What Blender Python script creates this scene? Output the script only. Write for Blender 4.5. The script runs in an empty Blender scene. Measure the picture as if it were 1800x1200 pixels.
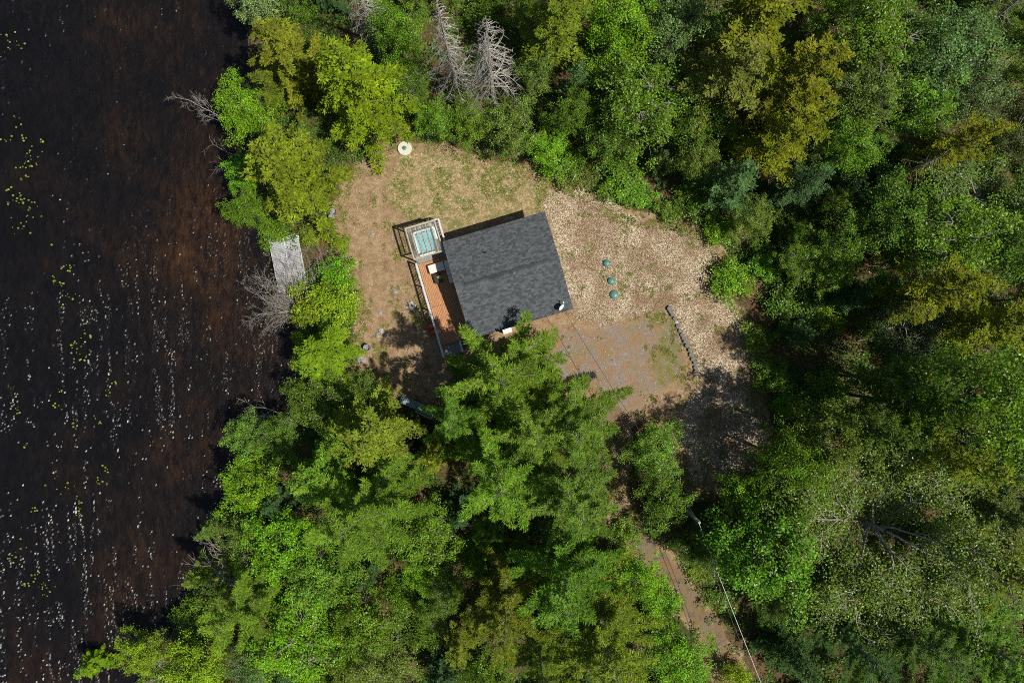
import bpy, math, random
import numpy as np
from mathutils import Vector, Matrix
R = math.radians
PI = math.pi
rng = np.random.default_rng(7)
random.seed(7)
SC = bpy.context.scene
COL = SC.collection

# ------------------------------------------------------------------ camera, sky, sun, exposure
CAMH = 60.0
PXM = 20.0                                   # photo pixels per metre on the ground
cam_d = bpy.data.cameras.new('camera'); cam = bpy.data.objects.new('camera', cam_d); COL.objects.link(cam)
cam.location = (0, 0, CAMH); cam.rotation_euler = (0, 0, 0)
cam_d.sensor_width = 36; cam_d.lens = 24.0; cam_d.clip_start = 0.5; cam_d.clip_end = 3000
SC.camera = cam

SUN_EL = 58.0
sdir = Vector((0.93, -0.37, 0)).normalized() * math.cos(R(SUN_EL)); sdir.z = math.sin(R(SUN_EL))
world = bpy.data.worlds.new('World'); SC.world = world; world.use_nodes = True
wn = world.node_tree.nodes; wl = world.node_tree.links; wn.clear()
sky = wn.new('ShaderNodeTexSky'); sky.sky_type = 'NISHITA'; sky.sun_disc = False
sky.sun_elevation = R(SUN_EL); sky.sun_rotation = math.atan2(sdir.x, sdir.y)
bg = wn.new('ShaderNodeBackground'); bg.inputs['Strength'].default_value = 0.06
wo = wn.new('ShaderNodeOutputWorld'); wl.new(sky.outputs[0], bg.inputs[0]); wl.new(bg.outputs[0], wo.inputs[0])
sun_d = bpy.data.lights.new('sun', 'SUN'); sun_d.energy = 4.6; sun_d.angle = R(0.5); sun_d.color = (1.0, 0.95, 0.86)
sun = bpy.data.objects.new('sun', sun_d); COL.objects.link(sun)
sun.rotation_euler = (-sdir).to_track_quat('-Z', 'Y').to_euler(); sun.location = (60, -25, 90)
SC.view_settings.view_transform = 'Standard'; SC.view_settings.look = 'None'
SC.view_settings.exposure = 0.2; SC.view_settings.gamma = 1.0
SC.view_settings.use_curve_mapping = False
SC.cycles.use_denoising = False; SC.cycles.pixel_filter_type = 'BLACKMAN_HARRIS'; SC.cycles.filter_width = 0.95
SC.cycles.max_bounces = 6; SC.cycles.transparent_max_bounces = 12

# ------------------------------------------------------------------ helpers
def at(px, py, z=0.0):
    s = (CAMH - z) / CAMH / PXM
    return Vector(((px - 900) * s, (600 - py) * s, z))

class MB:
    """collects vertices and faces (numpy) and links them as one mesh object"""
    def __init__(s): s.v = []; s.q = []; s.t = []; s.n = 0; s.a = []
    def add(s, v, q=None, t=None):
        v = np.asarray(v, float).reshape(-1, 3)
        if q is not None and len(q): s.q.append(np.asarray(q, int) + s.n)
        if t is not None and len(t): s.t.append(np.asarray(t, int) + s.n)
        s.v.append(v); s.n += len(v)
    def mesh(s, name, m, smooth=False):
        v = np.concatenate(s.v) if s.v else np.zeros((0, 3))
        q = np.concatenate(s.q) if s.q else np.zeros((0, 4), int)
        t = np.concatenate(s.t) if s.t else np.zeros((0, 3), int)
        me = bpy.data.meshes.new(name)
        me.vertices.add(len(v)); me.vertices.foreach_set('co', v.astype(np.float32).ravel())
        nl = len(q) * 4 + len(t) * 3
        me.loops.add(nl); me.loops.foreach_set('vertex_index', np.concatenate([q.ravel(), t.ravel()]).astype(np.int32))
        me.polygons.add(len(q) + len(t))
        st = np.concatenate([np.arange(len(q)) * 4, len(q) * 4 + np.arange(len(t)) * 3]).astype(np.int32)
        me.polygons.foreach_set('loop_start', st)
        me.polygons.foreach_set('use_smooth', np.full(len(q) + len(t), bool(smooth)))
        me.update(calc_edges=True)
        if s.a:
            at_ = me.attributes.new('tone', 'FLOAT', 'POINT'); at_.data.foreach_set('value', np.concatenate(s.a).astype(np.float32))
        if m: me.materials.append(m)
        return me
    def build(s, name, m, parent=None, smooth=False):
        o = bpy.data.objects.new(name, s.mesh(name, m, smooth)); COL.objects.link(o)
        if parent: o.parent = parent
        return o

BOXQ = np.array([(0, 3, 2, 1), (4, 5, 6, 7), (0, 1, 5, 4), (1, 2, 6, 5), (2, 3, 7, 6), (3, 0, 4, 7)])
def box(mb, x0, x1, y0, y1, z0, z1, M=None):
    v = np.array([(x0, y0, z0), (x1, y0, z0), (x1, y1, z0), (x0, y1, z0), (x0, y0, z1), (x1, y0, z1), (x1, y1, z1), (x0, y1, z1)], float)
    if M is not None:
        A = np.array(M); v = v @ A[:3, :3].T + A[:3, 3]
    mb.add(v, BOXQ)
def bbox_(mb, x0, x1, y0, y1, z0, z1, b=0.02):
    """box with a chamfered top edge"""
    v = [(x0, y0, z0), (x1, y0, z0), (x1, y1, z0), (x0, y1, z0), (x0, y0, z1 - b), (x1, y0, z1 - b), (x1, y1, z1 - b), (x0, y1, z1 - b),
         (x0 + b, y0 + b, z1), (x1 - b, y0 + b, z1), (x1 - b, y1 - b, z1), (x0 + b, y1 - b, z1)]
    q = [(0, 3, 2, 1), (0, 1, 5, 4), (1, 2, 6, 5), (2, 3, 7, 6), (3, 0, 4, 7), (4, 5, 9, 8), (5, 6, 10, 9), (6, 7, 11, 10), (7, 4, 8, 11), (8, 9, 10, 11)]
    mb.add(v, q)
def tube(mb, pts, rad, sides=4, cap=False):
    P = np.asarray(pts, float); n = len(P); rad = np.broadcast_to(np.asarray(rad, float), (n,))
    T = np.gradient(P, axis=0); T /= np.linalg.norm(T, axis=1)[:, None] + 1e-9
    up = np.array([0, 0, 1.0]) if abs(T[0, 2]) < 0.9 else np.array([1.0, 0, 0])
    A = np.cross(T, up); A /= np.linalg.norm(A, axis=1)[:, None] + 1e-9
    B = np.cross(T, A)
    an = np.arange(sides) * 2 * PI / sides
    ring = P[:, None] + rad[:, None, None] * (np.cos(an)[None, :, None] * A[:, None] + np.sin(an)[None, :, None] * B[:, None])
    i = np.arange(n - 1)[:, None] * sides; j = np.arange(sides)[None]; k = (j + 1) % sides
    q = np.stack([i + j, i + k, i + sides + k, i + sides + j], -1).reshape(-1, 4)
    t = None
    if cap:
        t = [(0, a + 1, a) for a in range(1, sides - 1)] + [((n - 1) * sides, (n - 1) * sides + a, (n - 1) * sides + a + 1) for a in range(1, sides - 1)]
    mb.add(ring.reshape(-1, 3), q, t)
def lathe(mb, prof, n=16, cx=0, cy=0, jit=0.0):
    pr = np.array(prof, float); m = len(pr); an = np.arange(n) * 2 * PI / n
    jr = 1 + jit * rng.normal(size=n)
    v = np.stack([cx + pr[:, None, 0] * np.cos(an) * jr, cy + pr[:, None, 0] * np.sin(an) * jr, np.broadcast_to(pr[:, None, 1], (m, n))], -1).reshape(-1, 3)
    i = np.arange(m - 1)[:, None] * n; j = np.arange(n)[None]; k = (j + 1) % n
    q = np.stack([i + j, i + k, i + n + k, i + n + j], -1).reshape(-1, 4)
    mb.add(v, q)
    if pr[-1, 0] > 0.001:
        c = pr[-1, 1]
        mb.add(np.vstack([v[-n:], [[cx, cy, c]]]), None, [(a, (a + 1) % n, n) for a in range(n)])
def leafquads(mb, P, D, N, L, W, tone=1.0):
    mb.a.append(np.repeat(np.broadcast_to(tone, (len(P),)), 4))
    S = np.cross(D, N); S /= np.linalg.norm(S, axis=1)[:, None] + 1e-9
    L = np.broadcast_to(L, (len(P),))[:, None]; W = np.broadcast_to(W, (len(P),))[:, None]
    v = np.stack([P, P + D * L * .45 + S * W * .5, P + D * L, P + D * L * .45 - S * W * .5], 1).reshape(-1, 3)
    mb.add(v, np.arange(len(P) * 4).reshape(-1, 4))
def unit(a): return a / (np.linalg.norm(a, axis=-1, keepdims=True) + 1e-9)

def tag(o, label=None, cat=None, group=None, kind=None):
    if label: o['label'] = label
    if cat: o['category'] = cat
    if group: o['group'] = group
    if kind: o['kind'] = kind
    return o
def empty(name, loc=(0, 0, 0), rz=0.0):
    o = bpy.data.objects.new(name, None); COL.objects.link(o); o.location = loc; o.rotation_euler = (0, 0, rz); o.empty_display_size = .3
    return o
def copy_tree(o, parent=None):
    c = o.copy(); COL.objects.link(c); c.parent = parent
    for ch in list(o.children): copy_tree(ch, c)
    return c

# ------------------------------------------------------------------ materials
def newmat(name):
    m = bpy.data.materials.new(name); m.use_nodes = True; nt = m.node_tree; nt.nodes.clear()
    out = nt.nodes.new('ShaderNodeOutputMaterial'); p = nt.nodes.new('ShaderNodeBsdfPrincipled'); nt.links.new(p.outputs[0], out.inputs[0])
    return m, nt, p, out
def N(nt, t, **k):
    n = nt.nodes.new(t)
    for a, b in k.items(): setattr(n, a, b)
    return n
def coords(nt, scale=(1, 1, 1), rot=(0, 0, 0), obj=False):
    tc = N(nt, 'ShaderNodeTexCoord'); mp = N(nt, 'ShaderNodeMapping')
    mp.inputs['Scale'].default_value = scale; mp.inputs['Rotation'].default_value = rot
    if obj: nt.links.new(tc.outputs['Object'], mp.inputs[0])
    else:
        g = N(nt, 'ShaderNodeNewGeometry'); nt.links.new(g.outputs['Position'], mp.inputs[0])
    return mp.outputs[0]
def noise(nt, vec, scale, detail=3, rough=.55, dist=0):
    n = N(nt, 'ShaderNodeTexNoise'); n.inputs['Scale'].default_value = scale; n.inputs['Detail'].default_value = detail
    n.inputs['Roughness'].default_value = rough; n.inputs['Distortion'].default_value = dist
    nt.links.new(vec, n.inputs['Vector']); return n.outputs[0]
def ramp(nt, fac, stops, interp='LINEAR'):
    r = N(nt, 'ShaderNodeValToRGB'); cr = r.color_ramp; cr.interpolation = interp
    while len(cr.elements) < len(stops): cr.elements.new(0.5)
    for e, (p, c) in zip(cr.elements, stops):
        e.position = p; e.color = (c, c, c, 1) if isinstance(c, (int, float)) else (*c, 1)
    nt.links.new(fac, r.inputs[0]); return r.outputs[0]
def mix(nt, fac, a, b, mode='MIX'):
    m = N(nt, 'ShaderNodeMix', data_type='RGBA', blend_type=mode)
    for s, x in ((m.inputs['Factor'], fac), (m.inputs[6], a), (m.inputs[7], b)):
        if isinstance(x, (int, float)): s.default_value = x
        elif isinstance(x, tuple): s.default_value = (*x, 1)
        else: nt.links.new(x, s)
    return m.outputs[2]
def math_(nt, op, a, b=0.0, clamp=False):
    m = N(nt, 'ShaderNodeMath', operation=op); m.use_clamp = clamp
    for s, x in zip(m.inputs, (a, b)):
        if isinstance(x, (int, float)): s.default_value = x
        else: nt.links.new(x, s)
    return m.outputs[0]
def bump(nt, p, h, strength=.5, dist=.05):
    b = N(nt, 'ShaderNodeBump'); b.inputs['Strength'].default_value = strength; b.inputs['Distance'].default_value = dist
    nt.links.new(h, b.inputs['Height']); nt.links.new(b.outputs[0], p.inputs['Normal'])
def island(nt):
    g = N(nt, 'ShaderNodeNewGeometry'); return g.outputs['Random Per Island']

def simple(name, c1, c2, rough=.7, scale=6, stretch=(1, 1, 1), isl=0.25, obj=True, metal=0, bmp=.3, bd=.01):
    m, nt, p, _ = newmat(name)
    v = coords(nt, stretch, obj=obj)
    c = ramp(nt, noise(nt, v, scale, 4, .6), [(.3, c1), (.7, c2)])
    if isl:
        f = math_(nt, 'MULTIPLY_ADD', island(nt), isl * 2); f.node.inputs[2].default_value = 1 - isl
        h = N(nt, 'ShaderNodeHueSaturation'); nt.links.new(c, h.inputs['Color']); nt.links.new(f, h.inputs['Value']); c = h.outputs[0]
    nt.links.new(c, p.inputs['Base Color']); p.inputs['Roughness'].default_value = rough; p.inputs['Metallic'].default_value = metal
    if bmp: bump(nt, p, noise(nt, v, scale * 3, 4), bmp, bd)
    return m

def leafmat(name, rough, spec, trans, var=.35, hue=.03):
    m, nt, p, out = newmat(name)
    oi = N(nt, 'ShaderNodeObjectInfo'); r = island(nt)
    v = coords(nt, obj=False); big = noise(nt, v, .9, 3)
    hs = N(nt, 'ShaderNodeHueSaturation'); nt.links.new(oi.outputs['Color'], hs.inputs['Color'])
    hv = N(nt, 'ShaderNodeMapRange'); nt.links.new(r, hv.inputs[0]); hv.inputs[3].default_value = 1 - var; hv.inputs[4].default_value = 1 + var * .7
    hb = N(nt, 'ShaderNodeMapRange'); nt.links.new(big, hb.inputs[0]); hb.inputs[1].default_value = .3; hb.inputs[2].default_value = .7
    hb.inputs[3].default_value = .78; hb.inputs[4].default_value = 1.2
    tn = N(nt, 'ShaderNodeAttribute', attribute_name='tone')
    nt.links.new(math_(nt, 'MULTIPLY', math_(nt, 'MULTIPLY', hv.outputs[0], hb.outputs[0]), tn.outputs['Fac']), hs.inputs['Value'])
    hh = N(nt, 'ShaderNodeMapRange'); nt.links.new(noise(nt, v, 2.3, 2), hh.inputs[0]); hh.inputs[1].default_value = .25; hh.inputs[2].default_value = .75
    hh.inputs[3].default_value = .5 - hue; hh.inputs[4].default_value = .5 + hue; nt.links.new(hh.outputs[0], hs.inputs['Hue'])
    nt.links.new(hs.outputs[0], p.inputs['Base Color']); p.inputs['Roughness'].default_value = rough; p.inputs['Specular IOR Level'].default_value = spec
    tr = N(nt, 'ShaderNodeBsdfTranslucent')
    nt.links.new(mix(nt, 1.0, hs.outputs[0], (1.3, 1.35, .45), 'MULTIPLY'), tr.inputs[0])
    ms = N(nt, 'ShaderNodeMixShader'); ms.inputs[0].default_value = trans
    nt.links.new(p.outputs[0], ms.inputs[1]); nt.links.new(tr.outputs[0], ms.inputs[2]); nt.links.new(ms.outputs[0], out.inputs[0])
    return m
M_BROAD = leafmat('broadleaf_foliage', .36, .28, .30, .5)
M_NEEDLE = leafmat('needle_foliage', .65, .12, .22, .4, .02)
M_BARK = simple('bark', (.06, .045, .035), (.13, .11, .09), .9, 4, (3, 3, 1), 0)
M_PALEBARK = simple('pale_bark', (.16, .145, .125), (.34, .31, .27), .85, 3, (2, 2, 1), .2)
M_SNAG = simple('snag_wood', (.23, .21, .185), (.42, .39, .34), .85, 3, (2, 2, 1), .25)
M_DEAD = simple('dead_wood', (.20, .18, .155), (.38, .345, .30), .85, 3, (2, 2, 1), .25)

# ------------------------------------------------------------------ map of the place (polygons given in photo pixels, on the ground)
SHORE = np.array([(-200, 420), (0, 424), (60, 432), (130, 444), (200, 438), (260, 440), (330, 432), (390, 444), (430, 458), (470, 476), (520, 498), (570, 512),
                  (640, 508), (690, 512), (740, 500), (790, 440), (840, 400), (900, 372), (960, 352), (1010, 338), (1050, 322), (1100, 300), (1150, 262), (1200, 235), (1400, 180)], float)
def shore_d(x, y):
    py = 600 - np.asarray(y) * PXM
    xs = (np.interp(py, SHORE[:, 0], SHORE[:, 1]) - 900) / PXM
    return (np.asarray(x) - xs) * .93
def poly(pts): return np.array([((a - 900) / PXM, (600 - b) / PXM) for a, b in pts])
def inside(P, x, y):
    r = np.zeros(np.shape(x), bool); n = len(P); j = n - 1
    for i in range(n):
        xi, yi = P[i]; xj, yj = P[j]
        c = ((yi > y) != (yj > y)) & (x < (xj - xi) * (y - yi) / (yj - yi + 1e-12) + xi)
        r ^= c; j = i
    return r
CLEAR = poly([(605, 300), (660, 270), (690, 240), (740, 243), (800, 262), (880, 282), (940, 298), (1020, 330), (1090, 372), (1160, 380), (1235, 405), (1275, 440), (1262, 500), (1300, 535), (1335, 590),
              (1345, 690), (1345, 790), (1290, 850), (1235, 880), (1190, 850), (1178, 765), (1120, 745), (1105, 800), (1110, 870), (1130, 930), (1190, 980), (1238, 1050), (1285, 1120), (1335, 1230), (1255, 1230),
              (1225, 1130), (1178, 1040), (1110, 970), (1075, 930), (1060, 840), (1060, 760), (1000, 700), (880, 660), (790, 690), (770, 740), (700, 700), (650, 690), (612, 640), (622, 560), (600, 480), (585, 400), (590, 350)])
CHIPS = poly([(962, 335), (1030, 340), (1100, 378), (1160, 392), (1225, 412), (1262, 445), (1250, 500), (1295, 550), (1325, 600), (1335, 690), (1335, 790), (1280, 840), (1215, 850), (1190, 740), (1225, 665), (1180, 545),
              (1130, 555), (1060, 572), (1010, 565), (985, 500), (955, 380)])
GRASS = poly([(700, 262), (800, 272), (900, 295), (960, 330), (950, 380), (860, 400), (790, 420), (760, 395), (720, 385), (680, 330)])
GRAVEL = poly([(930, 590), (1010, 572), (1060, 578), (1130, 562), (1175, 560), (1212, 650), (1160, 695), (1100, 735), (1085, 720), (1020, 670), (940, 650)])
ROAD = poly([(1060, 700), (1105, 728), (1085, 790), (1092, 870), (1120, 930), (1185, 985), (1232, 1050), (1282, 1120), (1330, 1230), (1260, 1230), (1228, 1130), (1182, 1050), (1115, 975), (1080, 930), (1062, 840), (1050, 760)])
OLIVE = poly([(1125, 545), (1180, 535), (1200, 600), (1218, 655), (1165, 690), (1135, 640), (1150, 600)])
GREENFLOOR = poly([(1700, 20), (1830, 20), (1850, 140), (1760, 160), (1700, 90)])

def vnoise(x, y, s, seed):
    """smooth value noise"""
    g = np.random.default_rng(seed).random((256, 256)); u = x / s + 1000.3; w = y / s + 1000.7
    iu = np.floor(u).astype(int); iw = np.floor(w).astype(int); fu = u - iu; fw = w - iw
    fu = fu * fu * (3 - 2 * fu); fw = fw * fw * (3 - 2 * fw); iu %= 255; iw %= 255
    return (g[iu, iw] * (1 - fu) + g[iu + 1, iw] * fu) * (1 - fw) + (g[iu, iw + 1] * (1 - fu) + g[iu + 1, iw + 1] * fu) * fw
WATER_Z = -0.55
def ground_z(x, y):
    x = np.asarray(x, float); y = np.asarray(y, float)
    d = shore_d(x, y) + (vnoise(x, y, 1.3, 3) - .5) * 1.0
    t = np.clip(d / 5.0, 0, 1); z = WATER_Z + .62 * t * t * (3 - 2 * t) + np.where(d < 0, np.maximum(d * .35, -1.5), 0)
    wild = 1 - inside(CLEAR, x, y)
    z = z + (vnoise(x, y, 2.5, 5) - .5) * .22 * np.clip(d, 0, 1) * (.25 + wild) + (vnoise(x, y, .5, 6) - .5) * .05
    g = np.exp(-(((x + 8.0) / 1.5) ** 2 + ((y + 8.9) / 2.2) ** 2)); return z - g * 1.1 * (d > 0)

def blur(a, n):
    for _ in range(n):
        a = (np.pad(a, 1, 'edge')[1:-1, :-2] + np.pad(a, 1, 'edge')[1:-1, 2:] + a * 2) / 4
        a = (np.pad(a, 1, 'edge')[:-2, 1:-1] + np.pad(a, 1, 'edge')[2:, 1:-1] + a * 2) / 4
    return a
fx = np.arange(-30, 52.01, .3); fy = np.arange(-35.1, 35.2, .3)
ax = np.concatenate([[-500, -250, -120, -80, -60, -50, -42, -36, -32], fx, [56, 62, 70, 90, 130, 250, 500]])
ay = np.concatenate([[-500, -250, -120, -80, -60, -48, -40, -37], fy, [38, 42, 50, 62, 85, 130, 250, 500]])
GX, GY = np.meshgrid(ax, ay, indexing='ij')
wob = lambda s: (vnoise(GX, GY, .9, s) - .5) * 1.3 + (vnoise(GX, GY, .35, s + 50) - .5) * .5
def msk(P, s, n=2): return blur(inside(P, GX + wob(s), GY + wob(s + 9)).astype(float), n)
k_clear, k_chips, k_grass, k_gravel, k_road, k_green = msk(CLEAR, 1, 2), msk(CHIPS, 2, 3), msk(GRASS, 3, 5), msk(GRAVEL, 4, 3), msk(ROAD, 5, 2), np.maximum(msk(GREENFLOOR, 6, 3), msk(OLIVE, 7, 5) * .58)
gm = MB(); nx, ny = GX.shape
i = np.arange(nx - 1)[:, None] * ny; j = np.arange(ny - 1)[None]
gm.add(np.stack([GX, GY, ground_z(GX, GY)], -1).reshape(-1, 3), np.stack([i + j, i + ny + j, i + ny + j + 1, i + j + 1], -1).reshape(-1, 4))

def groundmat():
    m, nt, p, _ = newmat('ground_soil')
    a1 = N(nt, 'ShaderNodeAttribute', attribute_name='zone_a'); a2 = N(nt, 'ShaderNodeAttribute', attribute_name='zone_b')
    s1 = N(nt, 'ShaderNodeSeparateColor'); s2 = N(nt, 'ShaderNodeSeparateColor')
    nt.links.new(a1.outputs['Color'], s1.inputs[0]); nt.links.new(a2.outputs['Color'], s2.inputs[0])
    v = coords(nt)
    nb, nm, nf, nff = noise(nt, v, .35, 3), noise(nt, v, 1.4, 4, .65), noise(nt, v, 7, 4, .7), noise(nt, v, 22, 3, .7)
    # forest floor: brown litter, moss
    forest = mix(nt, ramp(nt, nb, [(.42, 0.), (.6, 1.)]), ramp(nt, nf, [(.3, (.035, .022, .012)), (.52, (.12, .068, .036)), (.72, (.21, .135, .08))]), ramp(nt, nf, [(.3, (.02, .03, .008)), (.7, (.085, .11, .025))]))
    # bare dirt with pine needles
    dirt = ramp(nt, nm, [(.28, (.165, .098, .05)), (.48, (.30, .20, .108)), (.7, (.43, .31, .185))])
    dirt = mix(nt, ramp(nt, nf, [(.35, .6), (.65, 0.)]), dirt, (.16, .095, .05))
    dirt = mix(nt, ramp(nt, nff, [(.56, 0.), (.66, .7)]), dirt, (.55, .44, .30))
    # tan dry grass with green flecks
    grass = ramp(nt, nf, [(.3, (.12, .10, .035)), (.5, (.31, .225, .11)), (.68, (.50, .40, .23))])
    grass = mix(nt, math_(nt, 'MULTIPLY', ramp(nt, nm, [(.48, 0.), (.6, .85)]), ramp(nt, nff, [(.4, .3), (.55, 1.)])), grass, (.10, .13, .025))
    # wood chips / pale leaf litter
    vo = N(nt, 'ShaderNodeTexVoronoi'); vo.inputs['Scale'].default_value = 17; nt.links.new(v, vo.inputs['Vector'])
    sc = N(nt, 'ShaderNodeSeparateColor'); nt.links.new(vo.outputs['Color'], sc.inputs[0])
    chips = ramp(nt, sc.outputs[0], [(0, (.06, .035, .02)), (.3, (.20, .135, .078)), (.6, (.42, .325, .205)), (.85, (.62, .525, .38)), (1, (.78, .71, .57))])
    chips = mix(nt, ramp(nt, nb, [(.42, .8), (.58, 0.)]), chips, ramp(nt, sc.outputs[1], [(0, (.07, .04, .022)), (.6, (.19, .11, .058)), (1, (.36, .24, .14))]))
    chips = mix(nt, ramp(nt, nm, [(.6, 0.), (.72, .5)]), chips, (.16, .15, .04))
    # grey crushed stone with orange needles
    gr = ramp(nt, sc.outputs[2], [(0, (.11, .115, .12)), (.5, (.19, .20, .205)), (1, (.33, .34, .345))])
    gravel = mix(nt, ramp(nt, noise(nt, v, .6, 6, .8), [(.40, 1.), (.60, .22)]), mix(nt, .25, gr, (.23, .18, .12)), ramp(nt, nff, [(.3, (.17, .10, .05)), (.7, (.36, .22, .11))]))
    gravel = mix(nt, ramp(nt, noise(nt, v, .5, 3), [(.55, 0.), (.68, .7)]), gravel, ramp(nt, nff, [(.3, (.12, .115, .04)), (.7, (.27, .23, .10))]))
    road = mix(nt, ramp(nt, noise(nt, v, .7, 5, .7), [(.42, 0.), (.62, .6)]), ramp(nt, nff, [(.3, (.12, .072, .034)), (.7, (.29, .19, .10))]), ramp(nt, nff, [(.3, (.12, .115, .10)), (.7, (.21, .195, .175))]))
    road = mix(nt, math_(nt, 'MULTIPLY', ramp(nt, nm, [(.5, 0.), (.62, .8)]), ramp(nt, nff, [(.4, .3), (.6, 1.)])), road, (.09, .085, .025))
    edge = lambda k, c=.5: ramp(nt, math_(nt, 'ADD', k, math_(nt, 'MULTIPLY', math_(nt, 'SUBTRACT', nm, .5), 1.1)), [(c - .12, 0.), (c + .12, 1.)])
    c = mix(nt, edge(s1.outputs[0]), forest, dirt)
    c = mix(nt, edge(s1.outputs[2]), c, grass)
    c = mix(nt, edge(s1.outputs[1]), c, chips)
    ge = ramp(nt, math_(nt, 'ADD', s2.outputs[0], math_(nt, 'MULTIPLY', math_(nt, 'SUBTRACT', nm, .5), 2.2)), [(.3, 0.), (.8, 1.)])
    c = mix(nt, ge, c, gravel)
    c = mix(nt, edge(s2.outputs[1]), c, road)
    c = mix(nt, edge(s2.outputs[2]), c, ramp(nt, nff, [(.3, (.085, .085, .02)), (.7, (.25, .225, .08))]))
    nt.links.new(c, p.inputs['Base Color']); p.inputs['Roughness'].default_value = .95; p.inputs['Specular IOR Level'].default_value = .15
    bump(nt, p, math_(nt, 'ADD', nf, math_(nt, 'MULTIPLY', nff, .5)), .9, .06)
    return m
ground = gm.build('ground', groundmat(), smooth=True)
tag(ground, 'forest floor, bare clearing and driveway', kind='structure')
for nm_, ch in (('zone_a', (k_clear, k_chips, k_grass)), ('zone_b', (k_gravel, k_road, k_green))):
    at_ = ground.data.attributes.new(nm_, 'FLOAT_COLOR', 'POINT')
    at_.data.foreach_set('color', np.stack([c.ravel() for c in ch] + [np.ones(nx * ny)], -1).astype(np.float32).ravel())

# ------------------------------------------------------------------ water
LP_PX = [(5, 75, 7, 22), (6, 55, 4, 14), (27, 75, 4, 8), (22, 208, 6, 16), (5, 245, 4, 9), (35, 238, 2, 5), (68, 244, 3, 6), (45, 265, 9, 18), (54, 278, 6, 12), (33, 288, 8, 10), (37, 310, 3, 8), (8, 328, 2, 6), (30, 342, 8, 9), (18, 353, 7, 10), (46, 360, 10, 11), (35, 390, 14, 26),
      (120, 468, 7, 8), (104, 470, 2, 3), (91, 492, 6, 8), (106, 499, 3, 4), (114, 522, 10, 14), (143, 585, 8, 12), (126, 608, 12, 14), (138, 627, 7, 9), (198, 677, 3, 4), (186, 695, 5, 8), (101, 687, 4, 5), (21, 722, 7, 10), (95, 717, 6, 6), (124, 746, 4, 5), (169, 742, 4, 5), (36, 784, 3, 4),
      (180, 823, 5, 8), (112, 855, 14, 30), (165, 850, 6, 10), (136, 893, 8, 12), (52, 898, 5, 7), (46, 952, 7, 22), (14, 983, 6, 9), (57, 1015, 7, 9), (68, 1030, 3, 6), (77, 1043, 8, 9), (40, 1030, 2, 3)]
def watermat():
    m, nt, p, _ = newmat('lake_water')
    v = coords(nt); a = N(nt, 'ShaderNodeAttribute', attribute_name='shallow')
    n1, n2 = noise(nt, v, .12, 4, .6), noise(nt, v, .5, 4, .6)
    vs = coords(nt, (1, .35, 1), (0, 0, R(35))); streak = noise(nt, vs, 2.6, 5, .75)
    t = math_(nt, 'ADD', math_(nt, 'MULTIPLY', a.outputs['Fac'], .55), math_(nt, 'MULTIPLY', math_(nt, 'SUBTRACT', n1, .5), 1.3))
    t = math_(nt, 'ADD', t, math_(nt, 'MULTIPLY', math_(nt, 'SUBTRACT', n2, .5), .6)); t = math_(nt, 'ADD', t, .02)
    c = ramp(nt, t, [(0, (.0062, .0054, .0056)), (.25, (.0125, .0082, .0062)), (.55, (.030, .0150, .0072)), (.85, (.070, .030, .011)), (1, (.11, .048, .018))])
    c = mix(nt, ramp(nt, streak, [(.40, .8), (.60, 0.)]), c, (.003, .003, .0035))
    nt.links.new(c, p.inputs['Base Color']); p.inputs['Roughness'].default_value = .32; p.inputs['IOR'].default_value = 1.33
    bump(nt, p, noise(nt, coords(nt, (1, .5, 1), (0, 0, R(-20))), 3.0, 3, .5, .4), .22, .1)
    return m
wx = np.concatenate([[-500, -200, -100, -60, -50], np.arange(-46.5, -17.9, .10), [-16, -12, -8, -5.2]]); wy = np.concatenate([[-500, -200, -100, -60, -44, -38], np.arange(-33, 32.6, .10), [36, 44, 60, 100, 200, 500]])
WX, WY = np.meshgrid(wx, wy, indexing='ij'); wm = MB(); i = np.arange(len(wx) - 1)[:, None] * len(wy); j = np.arange(len(wy) - 1)[None]
# wind ripples: real relief, choppier in strings that run with the wind
gw = np.random.default_rng(12)
def rotn(ax_, ay_, a_, sx, sy, sd): return vnoise((WX * math.cos(a_) + WY * math.sin(a_)) / sx * 1.0, (-WX * math.sin(a_) + WY * math.cos(a_)) / sy, 1.0, sd)
strg = np.clip((rotn(0, 0, .08, .30, 2.4, 61) * .6 + rotn(0, 0, .02, .7, 6.0, 62) * .4 - .50) * 5.5, 0, 1) * np.clip(vnoise(WX, WY, 7, 63) * 1.9 - .25, .1, 1.2)
southw = np.clip(.55 - WY / 34, .25, 1.15)
amp = .013 + .02 * strg * southw; fine = (np.abs(WX + 32) < 14.4) & (np.abs(WY) < 33)
for a_, b_, c_, d_ in LP_PX:
    amp *= 1 - .9 * np.exp(-(((WX - (a_ - 900) / PXM) ** 2 + (WY - (600 - b_) / PXM) ** 2) / (d_ / PXM * 1.0 + .3) ** 2))
crest = (gw.random(WX.shape) < .21 * strg ** 2 * southw ** 1.4 + .003 * southw) & fine & (amp > .008)          # steep little wavelet crests, elongated across the wind
crest[:, 1:] |= crest[:, :-1]; crest[:, :2] = False
ch_ = np.where(crest, np.repeat(gw.normal(.057, .011, (WX.shape[0], WX.shape[1] // 3 + 1)), 3, axis=1)[:, :WX.shape[1]], 0)
HZ = ch_ + (gw.random(WX.shape) - .5) * 2 * amp * (1 - .75 * crest) * fine + (vnoise(WX, WY, .55, 64) - .5) * .05 * fine
wm.add(np.stack([WX, WY, WATER_Z + HZ], -1).reshape(-1, 3), np.stack([i + j, i + len(wy) + j, i + len(wy) + j + 1, i + j + 1], -1).reshape(-1, 4))
water = wm.build('water', watermat()); tag(water, 'dark tannin brown lake water with small ripples', kind='structure')
sh = water.data.attributes.new('shallow', 'FLOAT', 'POINT')
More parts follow.
